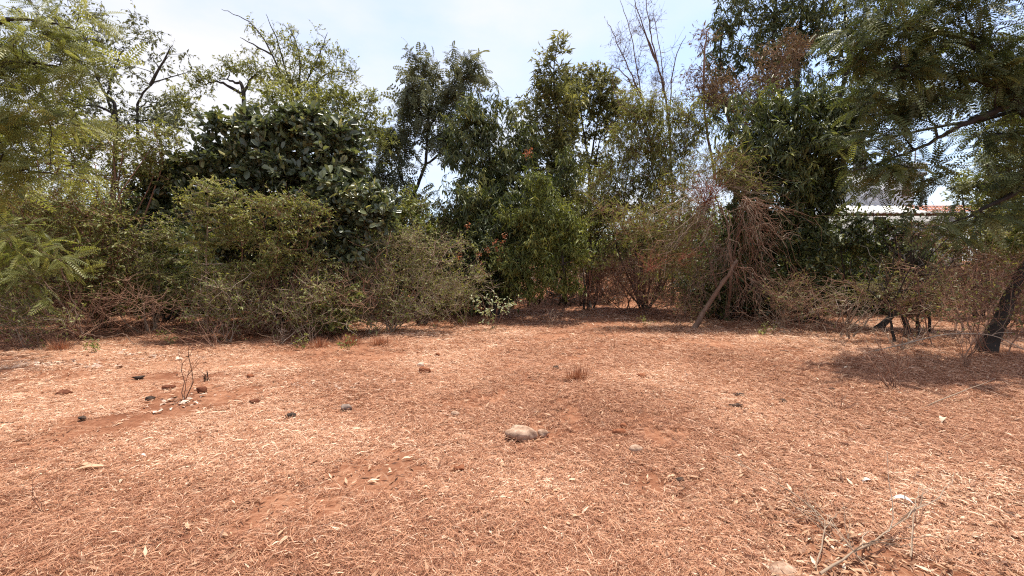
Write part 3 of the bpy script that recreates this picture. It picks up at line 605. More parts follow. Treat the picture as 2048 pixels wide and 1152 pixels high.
plant('young_bright_tree', 'young bright green tree with a short dark trunk at the edge of the shade', 'tree', 12.1, (1130, 606),
      [(1080, 370, 26, 26), (1092, 420, 40, 34), (1118, 450, 50, 36), (1075, 480, 50, 34), (1140, 500, 40, 36), (1090, 540, 70, 28), (1025, 520, 50, 20), (1140, 570, 30, 22), (1045, 430, 36, 30), (1060, 570, 50, 20), (1160, 440, 26, 24, 0, .6)],
      'lance', 'leaf_green', 'bark_dark', stems=[[(1128, 560), (1120, 480), (1095, 390)]], r0=.04, cr=.26, k=4.6, nl=64, ll=.115, droop=.7, along=.3, tl=1.3)
plant('sapling', 'thin pale-leaved sapling growing between the young bright tree and the red twigs', 'sapling', 12.3, (1178, 604),
      [(1180, 520, 22, 24, 0, .8), (1195, 540, 20, 20, 0, .6)], 'rhomb', 'leaf_light_green', 'twig_red', stems=[[(1180, 560), (1178, 505)], [(1172, 600), (1190, 530)]], r0=.016, cr=.2, k=5, nl=30, ll=.07)
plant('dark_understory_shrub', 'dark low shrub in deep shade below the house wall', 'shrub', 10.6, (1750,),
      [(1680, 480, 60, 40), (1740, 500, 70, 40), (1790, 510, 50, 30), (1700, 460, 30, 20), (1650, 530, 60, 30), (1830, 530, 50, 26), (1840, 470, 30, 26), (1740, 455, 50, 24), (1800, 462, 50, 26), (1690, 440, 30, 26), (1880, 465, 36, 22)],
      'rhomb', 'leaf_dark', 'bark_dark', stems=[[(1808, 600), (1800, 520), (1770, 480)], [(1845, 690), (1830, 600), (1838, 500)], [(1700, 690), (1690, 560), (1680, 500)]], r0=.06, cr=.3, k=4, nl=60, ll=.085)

# the clump of dead, green and red branches
th, bp = plant('collapsed_feathery_tree', 'collapsed feathery tree with grey dead branches hanging like a curtain, green tips on top', 'tree', 11, (1450, 640),
      [(1420, 350, 60, 26), (1375, 380, 50, 24), (1450, 320, 56, 26), (1330, 430, 60, 30), (1280, 460, 70, 34), (1350, 490, 50, 40), (1310, 530, 60, 22), (1370, 535, 36, 18), (1470, 370, 50, 26), (1240, 430, 50, 26, 0, .6)],
      'needle', 'leaf_yellow_green', 'bark_brown', 'twig_red', stems=[[(1462, 560), (1455, 450), (1420, 380)], [(1462, 560), (1480, 450), (1500, 390)], [(1440, 600), (1400, 470), (1330, 440)]],
      r0=.04, cr=.27, k=4.2, nl=66, ll=.10, nt_=9, tl=1.9, droop=.1, tw_up=.3, along=1., rnd=.5, tm=.55)
for i, (o_, t_, n, sp_, rad, m) in enumerate([
        ((1415, 408), (1365, 490), 24, (34, 36), .010, 'twig_tan'), ((1425, 405), (1440, 490), 12, (24, 26), .008, 'twig_tan'), ((1490, 400), (1535, 490), 24, (30, 36), .009, 'twig_tan'),
        ((1485, 410), (1500, 540), 16, (34, 50), .007, 'twig_red'), ((1475, 530), (1490, 620), 20, (44, 30), .006, 'twig_red'), ((1450, 500), (1415, 590), 18, (34, 40), .007, 'bark_brown'),
        ((1415, 408), (1412, 372, -.5), 60, (24, 18), .007, 'twig_scarlet'), ((1300, 540), (1310, 512, -.2), 22, (36, 20), .005, 'twig_scarlet'), ((1360, 520), (1380, 505), 20, (20, 10), .005, 'twig_scarlet'),
        ((1440, 370), (1520, 385), 22, (30, 14), .006, 'twig_tan'), ((1490, 400), (1580, 480), 16, (20, 34), .006, 'twig_red'), ((1400, 400), (1340, 470), 18, (24, 30), .006, 'twig_tan'), ((1420, 440), (1370, 560), 20, (40, 40), .006, 'twig_red'), ((1500, 450), (1540, 590), 22, (40, 44), .006, 'twig_red'), ((1500, 560), (1560, 640), 18, (44, 20), .005, 'twig_tan'), ((1400, 560), (1400, 640), 14, (50, 10), .005, 'bark_brown')]):
    extra_twigs(th, bp, 'curtain%d' % i, 10.4 if i % 3 else 10.9, o_, t_, n, sp_, rad, m, forks=5, sag=.16 if t_[1] > o_[1] else 0, bend=.22)
plant('red_twig_thicket', 'low leafless thicket of reddish twigs just past the shaded hollow', 'thicket', 12.6, (1260, 622),
      [(1210, 540, 50, 30), (1260, 550, 60, 40), (1230, 580, 60, 26), (1300, 580, 50, 30), (1320, 600, 40, 20), (1190, 570, 30, 30)],
      None, None, 'twig_red', r0=.02, cr=.27, k=7, nl=0, nt_=10, tl=1.3, twigr=.0045, tm=.55)

for nm, lb, Y, bx, lobes, lf, mt, l_ in [
    ('backing_shrub', 'dark green shrub glimpsed through the brown thorny thicket', 11.6, 120, [(60, 440, 80, 60), (150, 480, 90, 60), (60, 540, 90, 50), (190, 570, 80, 40), (-40, 470, 80, 90)], 'rhomb', 'leaf_green', .08),
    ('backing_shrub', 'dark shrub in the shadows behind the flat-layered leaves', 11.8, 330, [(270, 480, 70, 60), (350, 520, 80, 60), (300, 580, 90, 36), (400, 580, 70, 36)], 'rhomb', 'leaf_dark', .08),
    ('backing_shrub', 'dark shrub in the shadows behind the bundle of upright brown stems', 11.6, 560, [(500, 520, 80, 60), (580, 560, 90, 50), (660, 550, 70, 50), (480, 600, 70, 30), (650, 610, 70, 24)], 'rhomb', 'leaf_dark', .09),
    ('backing_shrub', 'mid-green shrub below the leaning forked trunk of the feathery tree', 12.6, 790, [(740, 470, 60, 50), (800, 450, 60, 40), (850, 480, 60, 40), (820, 530, 80, 40), (740, 560, 70, 40), (870, 560, 60, 36), (800, 400, 40, 30, 0, .5)], 'rhomb', 'leaf_green', .085),
    ('backing_shrub', 'yellow-green bush peeping out above the twiggy spreading shrub', 13.2, 850, [(830, 430, 60, 34), (880, 440, 50, 34), (780, 430, 40, 30), (850, 480, 80, 30)], 'rhomb', 'leaf_olive', .08),
    ('backing_shrub', 'dull shrub with reddish leaves behind the young bright tree', 13.6, 1180, [(1170, 430, 50, 40), (1210, 470, 50, 40), (1170, 500, 50, 30), (1240, 430, 50, 40)], 'rhomb', 'leaf_olive', .08),
    ('backing_shrub', 'green shrub standing behind the red leafless thicket', 13.8, 1290, [(1280, 420, 60, 40), (1330, 400, 50, 50), (1270, 490, 60, 36), (1340, 480, 60, 40)], 'rhomb', 'leaf_olive', .08),
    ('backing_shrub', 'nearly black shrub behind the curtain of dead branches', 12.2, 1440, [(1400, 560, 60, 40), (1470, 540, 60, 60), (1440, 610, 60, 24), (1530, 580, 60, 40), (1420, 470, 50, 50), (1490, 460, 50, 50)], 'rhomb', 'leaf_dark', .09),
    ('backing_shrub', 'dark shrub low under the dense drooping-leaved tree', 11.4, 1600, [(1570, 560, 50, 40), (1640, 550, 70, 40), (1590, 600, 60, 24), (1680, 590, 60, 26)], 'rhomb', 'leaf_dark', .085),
    ('backing_shrub', 'olive shrub in the half-shade behind the brown leafless thicket', 12.4, 1960, [(1900, 490, 60, 30), (1970, 500, 70, 36), (2040, 490, 70, 50), (1950, 440, 60, 30)], 'rhomb', 'leaf_olive', .085)]:
    plant(nm, lb, 'shrub', Y, (bx,), lobes, lf, mt, 'bark_dark', 'twig_red', r0=.03, cr=.34, k=4.6, nl=60, ll=l_, group='shrubs filling the second row of the thicket')

# front row
plant('thorny_thicket', 'wide brown thorny thicket with small green leaves filling the space under the feathery branches', 'thicket', 9.6, (130,),
      [(40, 430, 110, 80), (150, 420, 110, 80), (80, 530, 120, 70), (210, 470, 80, 70), (200, 560, 90, 50), (-60, 500, 90, 110), (110, 600, 110, 40)],
      'rhomb', 'leaf_yellow_green', 'twig_red', r0=.022, cr=.32, k=5.0, nl=72, ll=.055, nt_=8, tl=1.3, twigr=.0045, tm=.45)
plant('yellowish_shrub', 'yellowish small-leaved shrub mounding above the brown thorny thicket', 'shrub', 10.6, (200,),
      [(120, 265, 90, 40), (210, 275, 80, 40), (60, 300, 90, 50), (270, 310, 60, 40), (180, 330, 100, 50), (300, 350, 40, 40), (10, 260, 70, 50), (300, 265, 50, 28), (335, 295, 36, 26), (90, 230, 60, 26)],
      'rhomb', 'leaf_yellow_green', 'twig_red', r0=.04, cr=.33, k=5.2, nl=66, ll=.065, nt_=6, tm=.4)
plant('layered_shrub', 'open shrub with flat layers of fine green leaves beside the pale gap in the thicket', 'shrub', 9.9, (300,),
      [(270, 480, 60, 34), (300, 530, 80, 30), (260, 580, 70, 24), (340, 560, 60, 24), (330, 470, 50, 30), (350, 590, 50, 20), (220, 560, 50, 24)],
      'rhomb', 'leaf_light_green', 'twig_tan', r0=.022, cr=.26, k=5.5, nl=56, ll=.05, nt_=6, tl=1.2, tm=.35, flat=.35, tw_up=.1)
plant('straight_stemmed_sapling', 'fine-leaved sapling on one straight pale stem in front of the glossy shrub', 'sapling', 9.2, (416, 664),
      [(415, 375, 50, 22), (445, 385, 40, 20), (400, 420, 50, 30), (450, 430, 50, 30), (430, 470, 60, 30), (390, 500, 50, 26), (430, 540, 60, 22), (430, 590, 60, 18)],
      'rhomb', 'leaf_light_green', 'twig_tan', stems=[[(415, 600), (413, 500), (420, 380)]], r0=.026, cr=.25, k=5.5, nl=60, ll=.05, nt_=5, flat=.35, tw_up=.1)
plant('many_stemmed_shrub', 'fine-leaved shrub fanning up from a bundle of upright brown stems', 'shrub', 9.4, (535, 664),
      [(520, 410, 60, 30), (580, 420, 70, 36), (630, 440, 50, 34), (500, 460, 60, 40), (570, 480, 80, 40), (540, 530, 90, 34), (620, 530, 60, 34), (480, 560, 50, 26), (540, 585, 80, 24), (620, 590, 60, 22)],
      'rhomb', 'leaf_light_green', 'twig_red', r0=.022, cr=.26, k=5.2, nl=56, ll=.05, nt_=6, tl=1.15, tm=.45, flat=.35, tw_up=.1)
th, bp = plant('twiggy_spreading_shrub', 'twiggy spreading shrub with sparse green leaves and long bent shoots by the black stump', 'shrub', 10.2, (787, 664),
      [(760, 500, 60, 44), (820, 490, 60, 44), (870, 520, 60, 40), (800, 550, 90, 36), (880, 570, 60, 34), (730, 560, 50, 40), (770, 610, 60, 26), (900, 490, 40, 24, 0, .5)],
      'rhomb', 'leaf_light_green', 'twig_tan', r0=.02, cr=.27, k=5, nl=36, ll=.045, nt_=8, tl=1.35, tm=.4)
extra_twigs(th, bp, 'shoots', 10.1, (787, 655), (880, 560), 16, (60, 40), .008, 'twig_tan', forks=3, bend=.2)
extra_twigs(th, bp, 'shoots2', 10.1, (787, 655), (740, 540), 16, (40, 50), .008, 'twig_red', forks=3, bend=.15)
plant('low_green_bush', 'low leafy green bush at the foot of the many-stemmed shrub', 'bush', 9.3, (655, 672),
      [(640, 610, 34, 26), (680, 630, 36, 22), (620, 640, 30, 16), (660, 650, 40, 14), (700, 600, 30, 26)], 'oval', 'leaf_green', 'twig_red', r0=.012, cr=.2, k=5.5, nl=46, ll=.05)
plant('brown_stem_thicket', 'bare upright brown stems crowding under the fine-leaved shrubs', 'thicket', 9.2, (560, 668),
      [(480, 590, 60, 40), (560, 590, 60, 44), (640, 570, 60, 44), (400, 600, 60, 30), (700, 590, 50, 40)], None, None, 'twig_red', r0=.014, cr=.28, k=3, nl=0, nt_=8, tl=1.4, tw_up=.5, twigr=.0045, tm=.6)
plant('brown_twig_skirt', 'leafless brown twigs tangled low under the thorny thicket', 'thicket', 9.0, (150, 680),
      [(60, 610, 80, 40), (150, 600, 80, 40), (230, 600, 70, 40), (-30, 600, 70, 60), (320, 620, 50, 24)], None, None, 'twig_red', r0=.012, cr=.28, k=3, nl=0, nt_=8, tl=1.4, tw_up=.2, twigr=.0045, tm=.6)
plant('brown_leafless_thicket', 'brown leafless thicket in the shade round the leaning dark trunk', 'thicket', 9.6, (1930, 690),
      [(1880, 560, 70, 44), (1960, 540, 80, 60), (2040, 560, 80, 70), (1900, 610, 80, 34), (2000, 620, 90, 40), (2100, 560, 60, 80), (1870, 480, 50, 30)],
      'rhomb', 'leaf_brown', 'twig_red', r0=.022, cr=.3, k=5, nl=10, ll=.06, nt_=8, tl=1.3, tm=.4)
th, bp = plant('drooping_dead_bush', 'dead bush of pale arching twigs with a few green tips, drooping over the shade line', 'bush', 9.0, (1692, 676),
      [(1740, 575, 40, 16), (1770, 585, 40, 16), (1680, 590, 40, 20, 0, .6)], 'needle', 'leaf_light_green', 'twig_tan', r0=.02, cr=.22, k=5, nl=40, ll=.07, nt_=8, tl=1.3)
for i, (o_, t_) in enumerate([((1700, 610), (1640, 630)), ((1720, 590), (1660, 580)), ((1730, 600), (1700, 650)), ((1690, 660), (1620, 600)), ((1692, 660), (1760, 620))]):
    extra_twigs(th, bp, 'droop%d' % i, 8.9, o_, t_, 10, (40, 24), .006, 'twig_red' if i % 2 else 'twig_tan', forks=5, bend=.25, sag=.2)
th, bp = plant('grey_dead_bush', 'small grey dead bush with spiky twigs in the dark under the drooping-leaved tree', 'bush', 9.8, (1562, 656),
      [(1562, 625, 10, 8)], None, None, 'twig_tan', r0=.012, cr=.1, k=4, nl=0, nt_=5)
extra_twigs(th, bp, 'grey', 9.8, (1562, 650), (1570, 600), 30, (44, 26), .006, 'twig_tan', forks=3)

for px, lobes, lb, Y in [
    (60, [(0, 640, 60, 36), (80, 650, 60, 30), (30, 600, 70, 40)], 'dry reddish scrub sprawling at the rim of the clearing below the frond shrub', 8.3),
    (450, [(420, 620, 60, 36), (490, 630, 60, 34), (460, 580, 70, 36)], 'dry low scrub round the straight-stemmed sapling', 8.8),
    (610, [(570, 630, 50, 30), (640, 630, 60, 26), (620, 590, 60, 36)], 'dry low scrub among the foot of the bundled stems', 8.9),
    (740, [(720, 620, 50, 34), (790, 620, 50, 30), (750, 570, 60, 40), (840, 610, 50, 24)], 'dry low scrub around the twiggy spreading shrub', 9.8),
    (930, [(900, 590, 50, 30), (940, 560, 50, 34), (880, 620, 40, 16)], 'thin grey scrub before the dark shrub with orange clusters', 11.2),
    (1350, [(1330, 600, 50, 24), (1390, 610, 50, 20)], 'dry scrub at the sunlit foot of the collapsed tree', 10.9),
    (1600, [(1570, 610, 50, 26), (1640, 620, 60, 26), (1600, 580, 60, 26)], 'dry scrub in the dark beside the grey dead bush', 9.6),
    (1830, [(1800, 610, 60, 40), (1870, 600, 60, 44), (1840, 550, 60, 36)], 'dry brown scrub wrapped round the slim dark trunks', 8.7),
    (1985, [(1950, 620, 60, 40), (2030, 620, 60, 50), (2000, 560, 70, 40), (2080, 600, 50, 60)], 'dry brown scrub crowding the leaning dark trunk', 7.6),
    ]:
    plant('dry_scrub', lb, 'scrub', Y, (px,), lobes, 'rhomb', 'leaf_light_green' if px < 1000 else 'leaf_olive', 'twig_red' if px > 1000 else 'twig_tan', r0=.012, cr=.26, k=4.4, nl=40 if px < 1000 else 16, ll=.05, nt_=8, tl=1.5, tw_up=.5, twigr=.004, tm=.55, group='dry scrub along the foot of the thicket')
plant('dark_edge_tree', 'dark leafy tree behind the leaning trunk at the edge of the view', 'tree', 10.6, (2120,),
      [(2040, 240, 50, 50), (2080, 330, 70, 60), (2030, 430, 50, 40), (2110, 180, 90, 80), (2110, 430, 80, 80), (2180, 300, 90, 110), (2060, 500, 70, 40), (2230, 150, 90, 100)],
      'rhomb', 'leaf_green', 'bark_dark', r0=.05, cr=.4, k=4.5, nl=60, ll=.09)  # mostly out of view, added so its crown shades the leaning trunk's surroundings
# near feathery trees framing the view
plant('near_feathery_tree', 'near feathery tree whose long soft fronds hang into the frame over the thorny thicket', 'tree', 7.4, (-190,),
      [(50, 60, 90, 60), (130, 110, 80, 50), (20, 150, 80, 50), (150, 60, 50, 40, 0, .7), (-60, 90, 90, 90), (30, 330, 100, 44), (110, 350, 60, 30), (-50, 250, 80, 90), (0, 400, 60, 50, 0, .6), (90, 220, 80, 40), (0, 240, 70, 50), (170, 30, 40, 40, 0, .5)],
      'finefrond', 'leaf_light_green', 'bark_dark', stems=[[(-150, 450), (-110, 250), (-90, 60), (-80, -80)], [(-90, 150), (0, 127), (60, 126), (118, 132)], [(-100, 180), (0, 146), (50, 128)], [(-110, 250), (0, 330), (100, 345)], [(-90, 60), (40, 40), (150, 60)]],
      r0=.07, cr=.34, k=3.5, nl=16, ll=.30, droop=.2, along=1., rnd=.4, nt_=4, flat=.4, tw_up=0., pieces=250, piece_name='frond')
th, bp = plant('arching_frond_shrub', 'shrub with long bare arching stems and bright fronds at the edge of the red earth', 'shrub', 8.4, (165, 674),
      [(30, 500, 50, 30), (130, 520, 40, 20), (50, 560, 50, 24), (100, 500, 40, 16), (0, 460, 40, 30), (80, 600, 30, 16), (20, 545, 40, 30)],
      'finefrond', 'leaf_light_green', 'bark_brown', stems=[[(110, 640), (50, 580), (-20, 540)], [(165, 668), (110, 590), (60, 530), (-10, 455)], [(165, 668), (145, 600), (120, 520)], [(150, 668), (80, 620), (20, 600)], [(165, 668), (200, 600), (205, 550)], [(165, 668), (215, 675), (250, 668, -.2), (268, 690, -.4)]],
      r0=.013, cr=.26, k=4, nl=12, ll=.24, nt_=3, along=1., rnd=.5, pieces=120, piece_name='frond')
extra_twigs(th, bp, 'archbase', 8.5, (160, 672), (150, 610), 34, (70, 34), .006, 'twig_red', forks=3, bend=.2)
extra_twigs(th, bp, 'archbase2', 8.4, (120, 690), (60, 670), 40, (60, 16), .004, 'twig_red', forks=3, bend=.2)
plant('leaning_feathery_tree', 'big feathery tree on a thick dark leaning trunk, its fronds overhanging the house', 'tree', 7.6, (1968, 704),
      [(1760, 60, 60, 60), (1830, 40, 80, 50), (1920, 50, 90, 60), (2010, 60, 80, 70), (1820, 120, 90, 50), (1920, 140, 90, 44), (1770, 170, 60, 50), (1850, 210, 90, 44), (1800, 260, 60, 40), (2020, 150, 60, 60), (1740, 335, 60, 30), (1800, 345, 80, 34), (1760, 380, 50, 22, .3), (1850, 370, 40, 18, .3, .6),  (1870, 320, 30, 20, 0, .4), (2010, 270, 60, 40), (2040, 350, 60, 50), (1980, 420, 70, 34), (1900, 455, 50, 20, 0, .6), (1730, 120, 30, 40, 0, .7), (1850, -50, 180, 50), (2100, 200, 80, 120), (2070, 140, 120, 70, 3.0, .8), (2160, 260, 110, 90, 3.0, .8), (1790, 150, 60, 50, 1.2, .6), (1690, 280, 40, 34, 3.6, .8), (1790, 200, 80, 40, 3.6, .8), (1880, 190, 70, 34, 3.6, .6), (1990, 210, 60, 40, 3.6, .8), (2000, 330, 50, 40, 1.6, .7)],  # lobes set far back are added to shade the trunk and ground
      'frond', 'leaf_deep', 'bark_dark', stems=[[(2000, 640), (2050, 540), (2120, 420), (2110, 310), (2050, 225), (2010, 175), (1955, 95), (1930, 20)], [(2030, 205), (1960, 235), (1900, 262), (1830, 300), (1700, 345)], [(2010, 175), (1900, 150), (1800, 130)], [(2110, 330), (2000, 400), (1900, 450)], [(1955, 95), (1860, 60), (1770, 60)]],
      r0=.10, cr=.36, k=4.2, nl=20, ll=.27, droop=.25, along=.9, rnd=.5, nt_=5, flat=.35, tw_up=0., up=1.4, pieces=280, piece_name='frond')
# ------------------------------------------------------------------ things on the ground
def lump(name, mat, px, py, wpx, hpx, label, cat, group=None, seed=0, chip=.18, sub=3, sink=.45, yaw=None, boxy=0., dep=None):
    p = G(px, py); s = p[1] / F; w_, h_ = wpx * s / 2, hpx * s / 2 / (1 - sink * .5)
    rg = np.random.default_rng(seed + int(px * 7 + py)); bm = bmesh.new()
    if sub > 2: bmesh.ops.create_icosphere(bm, subdivisions=sub, radius=1)
    else:
        q = rg.uniform(-1, 1, (22, 3)); q = q / (np.abs(q) ** (3 + 9 * boxy)).sum(1, keepdims=True) ** (1 / (3 + 9 * boxy)); vs_ = [bm.verts.new(v) for v in q]
        r_ = bmesh.ops.convex_hull(bm, input=vs_); bmesh.ops.delete(bm, geom=list({e for e in r_['geom_interior'] + r_['geom_unused'] if isinstance(e, bmesh.types.BMVert)}), context='VERTS')
        bmesh.ops.subdivide_edges(bm, edges=bm.edges[:], cuts=1, use_grid_fill=True); bmesh.ops.triangulate(bm, faces=bm.faces[:]); bm.verts.index_update(); bm.verts.ensure_lookup_table()
    V = np.array([v.co[:] for v in bm.verts])
    if boxy and sub > 2: V = V * (1 - boxy) + boxy * np.clip(V * 1.7, -.85, .85)
    d = np.zeros(len(V))
    for k in range(7): d += np.sin(V @ rg.normal(0, 1.8 + k * .7, 3) + rg.uniform(0, 6)) / (1.4 + k)
    V = V * (1 + chip * (.55 if sub > 2 else .2) * d)[:, None]
    a = rg.uniform(-.5, .5) if yaw is None else yaw; dep = dep or rg.uniform(.6, .9)
    V = V * [w_, w_ * dep, h_]; ca, sa = math.cos(a), math.sin(a); V = V @ np.array([[ca, sa, 0], [-sa, ca, 0], [0, 0, 1]])
    V[:, 2] += h_ * (1 - sink) + .012
    fs = [[v.index for v in f.verts] for f in bm.faces]; bm.free()
    o = MB().add(V + p, None, fs).build(name, MATS[mat], None, p, smooth=sub > 2)
    return tag(o, label, cat, group)
lump('boulder', 'stone_tan', 1041, 876, 66, 24, 'big rounded tan rock half sunk in the straw, the largest stone', 'rock', chip=.34, yaw=.08, boxy=.12, sub=4, sink=.5)
lump('rock', 'stone_tan', 1085, 874, 22, 14, 'small rock touching the side of the big tan rock', 'rock', chip=.25)
lump('stone', 'stone_tan', 1271, 905, 28, 12, 'smooth grey stone half buried near the twig in front of the red clods', 'stone')
lump('stone', 'stone_tan', 910, 832, 18, 8, 'small grey pebble lying alone behind the big tan rock', 'stone')
lump('flat_stone', 'stone_tan', 1566, 1148, 60, 12, 'flat brown-grey stone at the very bottom edge beside the fallen branch', 'stone', sink=.8)
BR = [(125, 790, 28, 12, 'brick_dark', 'flat dark red brick piece lying apart at the far side of the clearing'),
      (164, 841, 18, 10, 'stone_dark', 'little black lump nearest to the charred stick'), (300, 801, 18, 11, 'stone_dark', 'black chip just beside the pale ash heap'),
      (338, 778, 22, 10, 'brick_dark', 'reddish brick chip behind the ash heap'), (403, 785, 18, 16, 'brick_dark', 'pointed brick shard standing on edge near the thin bare sapling'),
      (278, 758, 22, 8, 'stone_dark', 'thin dark flake lying in front of the pale litter line'), (511, 807, 22, 11, 'brick_dark', 'dark brick piece with a pale top between ash heap and black clinker'),
      (583, 837, 20, 14, 'stone_dark', 'tilted black clinker in front of the dark brick piece'), (693, 820, 24, 14, 'stone_grey', 'speckled grey and black stone alone left of the pebble'),
      (850, 746, 24, 18, 'clod', 'rough brown clod beside a paler one at the back of the clearing'), (841, 735, 14, 12, 'ash', 'pale clod leaning on the rough brown one'),
      (875, 713, 10, 10, 'clod', 'small round clod farthest back in the clearing'), (1112, 739, 11, 10, 'stone_dark', 'small black stone next to the dry grass tuft'),
      (1283, 755, 18, 10, 'clod', 'reddish clod with a pale leaf on it past the dry grass tuft'), (1472, 816, 28, 12, 'stone_dark', 'flat dark grey stone in front of a thinner flake'),
      (1477, 793, 22, 8, 'stone_dark', 'thin dark flake just behind the flat dark stone'), (1567, 806, 18, 11, 'stone_dark', 'black pointed stone nearest to the leafless little bush'),
      (1664, 781, 14, 6, 'stone_dark', 'tiny dark flake closest to the foot of the leafless little bush'), (1239, 868, 30, 14, 'clod', 'red-brown clod of earth behind the smooth grey stone'),
      (1247, 858, 14, 14, 'clod', 'small upright clod sitting on the back of the red-brown one'), (918, 942, 24, 14, 'clod', 'crumbly red clod with a white chip, in front of the big tan rock'),
      (1360, 966, 16, 12, 'stone_dark', 'black nub between two curled bark strips'), (500, 755, 16, 8, 'clod', 'dark clod in the scraped red patch behind the dark brick piece'),
      (1093, 875, 10, 8, 'clod', 'crumb of earth right beside the small rock')]
for i, (px, py, w_, h_, m, lb) in enumerate(BR):
    lump('brick_piece' if 'brick' in m else ('earth_clod' if m in ('clod', 'ash') else 'dark_stone'), m, px, py, w_, h_ * .62, lb, 'brick' if 'brick' in m else ('clod' if m in ('clod', 'ash') else 'stone'),
         'stones and rubble scattered over the clearing', seed=i, chip=.14 if 'brick' in m else .3, sub=2, boxy=.75 if 'brick' in m else .25, sink=.38)
lump('charred_log_end', 'stone_dark', 843, 650, 26, 30, 'black charred stump at the foot of the twiggy spreading shrub', 'stump', chip=.25, boxy=.4, sink=.1)

def stick(name, pts, r, mat, label, cat='stick', group=None, forks=0, fl=.4, sides=5, lift=.012, tip=.35):
    """pts: ground pixels, or (px, py, height in m)"""
    rg = rng_of(label); q = []
    for p in pts: g = G(p[0], p[1]); g[2] += lift + (p[2] if len(p) > 2 else 0); q.append(g)
    q = np.array(q); m = len(q); tt = np.linspace(0, m - 1, 5 * (m - 1) + 1); ii = np.minimum(tt.astype(int), m - 2); f = (tt - ii)[:, None]
    c = q[ii] * (1 - f) + q[ii + 1] * f; c[1:-1] = (c[:-2] + 2 * c[1:-1] + c[2:]) / 4; c[1:-1] += rg.normal(0, .004, c[1:-1].shape)
    mb = MB(); tubes(mb, c[None], np.linspace(r, r * tip, len(c))[None] * (1 + rg.normal(0, .08, (1, len(c)))), sides, .5)
    for _ in range(forks):
        j = int(rg.integers(len(c) // 4, len(c) - 1)); d = unit(c[min(j + 1, len(c) - 1)] - c[j - 1]); L_ = fl * np.linalg.norm(c[-1] - c[0]) * rg.uniform(.3, 1)
        e = c[j] + unit(d + rg.normal(0, .45, 3) * [1, 1, .5]) * L_; e[2] = max(e[2], float(terrain(e[0], e[1])) + .008)
        cc = curves(rg, c[j], e, 6, .15, .02)[0]; cc[:, 2] = np.maximum(cc[:, 2], terrain(cc[:, 0], cc[:, 1]) + .005); tubes(mb, cc[None], np.linspace(r * .6, r * .2, 6)[None], 4, rg.random())
    return tag(mb.build(name, MATS[mat], None, q[0], True), label, cat, group)
# the leaning log
a, b = G(1387, 658), P(1474, 520, 10.3); rgl = np.random.default_rng(9); c = curves(rgl, a, b, 12, .03, .008)[0]
mb = MB(); tubes(mb, c[None], np.linspace(.066, .034, 12)[None] * (1 + rgl.normal(0, .06, (1, 12))), 9, .6)
tag(mb.build('leaning_log', MATS['bark_brown'], None, a, True), 'bare pale log leaning into the curtain of dead branches', 'log')
# upright trunks in the shade
for pts, r_, lb in [([(1810, 672), (1806, 560)], .05, 'thick dark trunk standing upright in the shade under the drooping fronds'),
                    ([(1862, 668), (1822, 585)], .028, 'thin dark trunk crossing behind the thick upright one'),
                    ([(1838, 672), (1836, 575)], .03, 'slim straight dark trunk close beside the crossing one'),
                    ([(1788, 685), (1762, 620)], .026, 'short crooked dark trunk bent towards the dead bush')]:
    a = G(*pts[0]); b = P(pts[1][0], pts[1][1], a[1] + .3); rgl = rng_of(lb); c = curves(rgl, a - [0, 0, .05], b + [0, 0, .5], 10, .06, .012)[0]
    th = thing('understory_tree', a, lb, 'tree', 'thin trunks in the shade'); mb = MB(); tubes(mb, c[None], np.linspace(r_, r_ * .6, 10)[None], 8, .4); mb.build('trunk', MATS['bark_dark'], th, a, True)
    tw = MB(); e = c[-1] + rgl.normal(0, .5, (14, 3)) + [0, 0, .5]; tubes(tw, curves(rgl, c[rgl.integers(5, 10, 14)], e, 6, .15, .03), np.linspace(.016, .004, 6)[None], 4, rgl.random(14)); tag(tw.build('twigs', MATS['bark_dark'], th, a), kind='stuff')

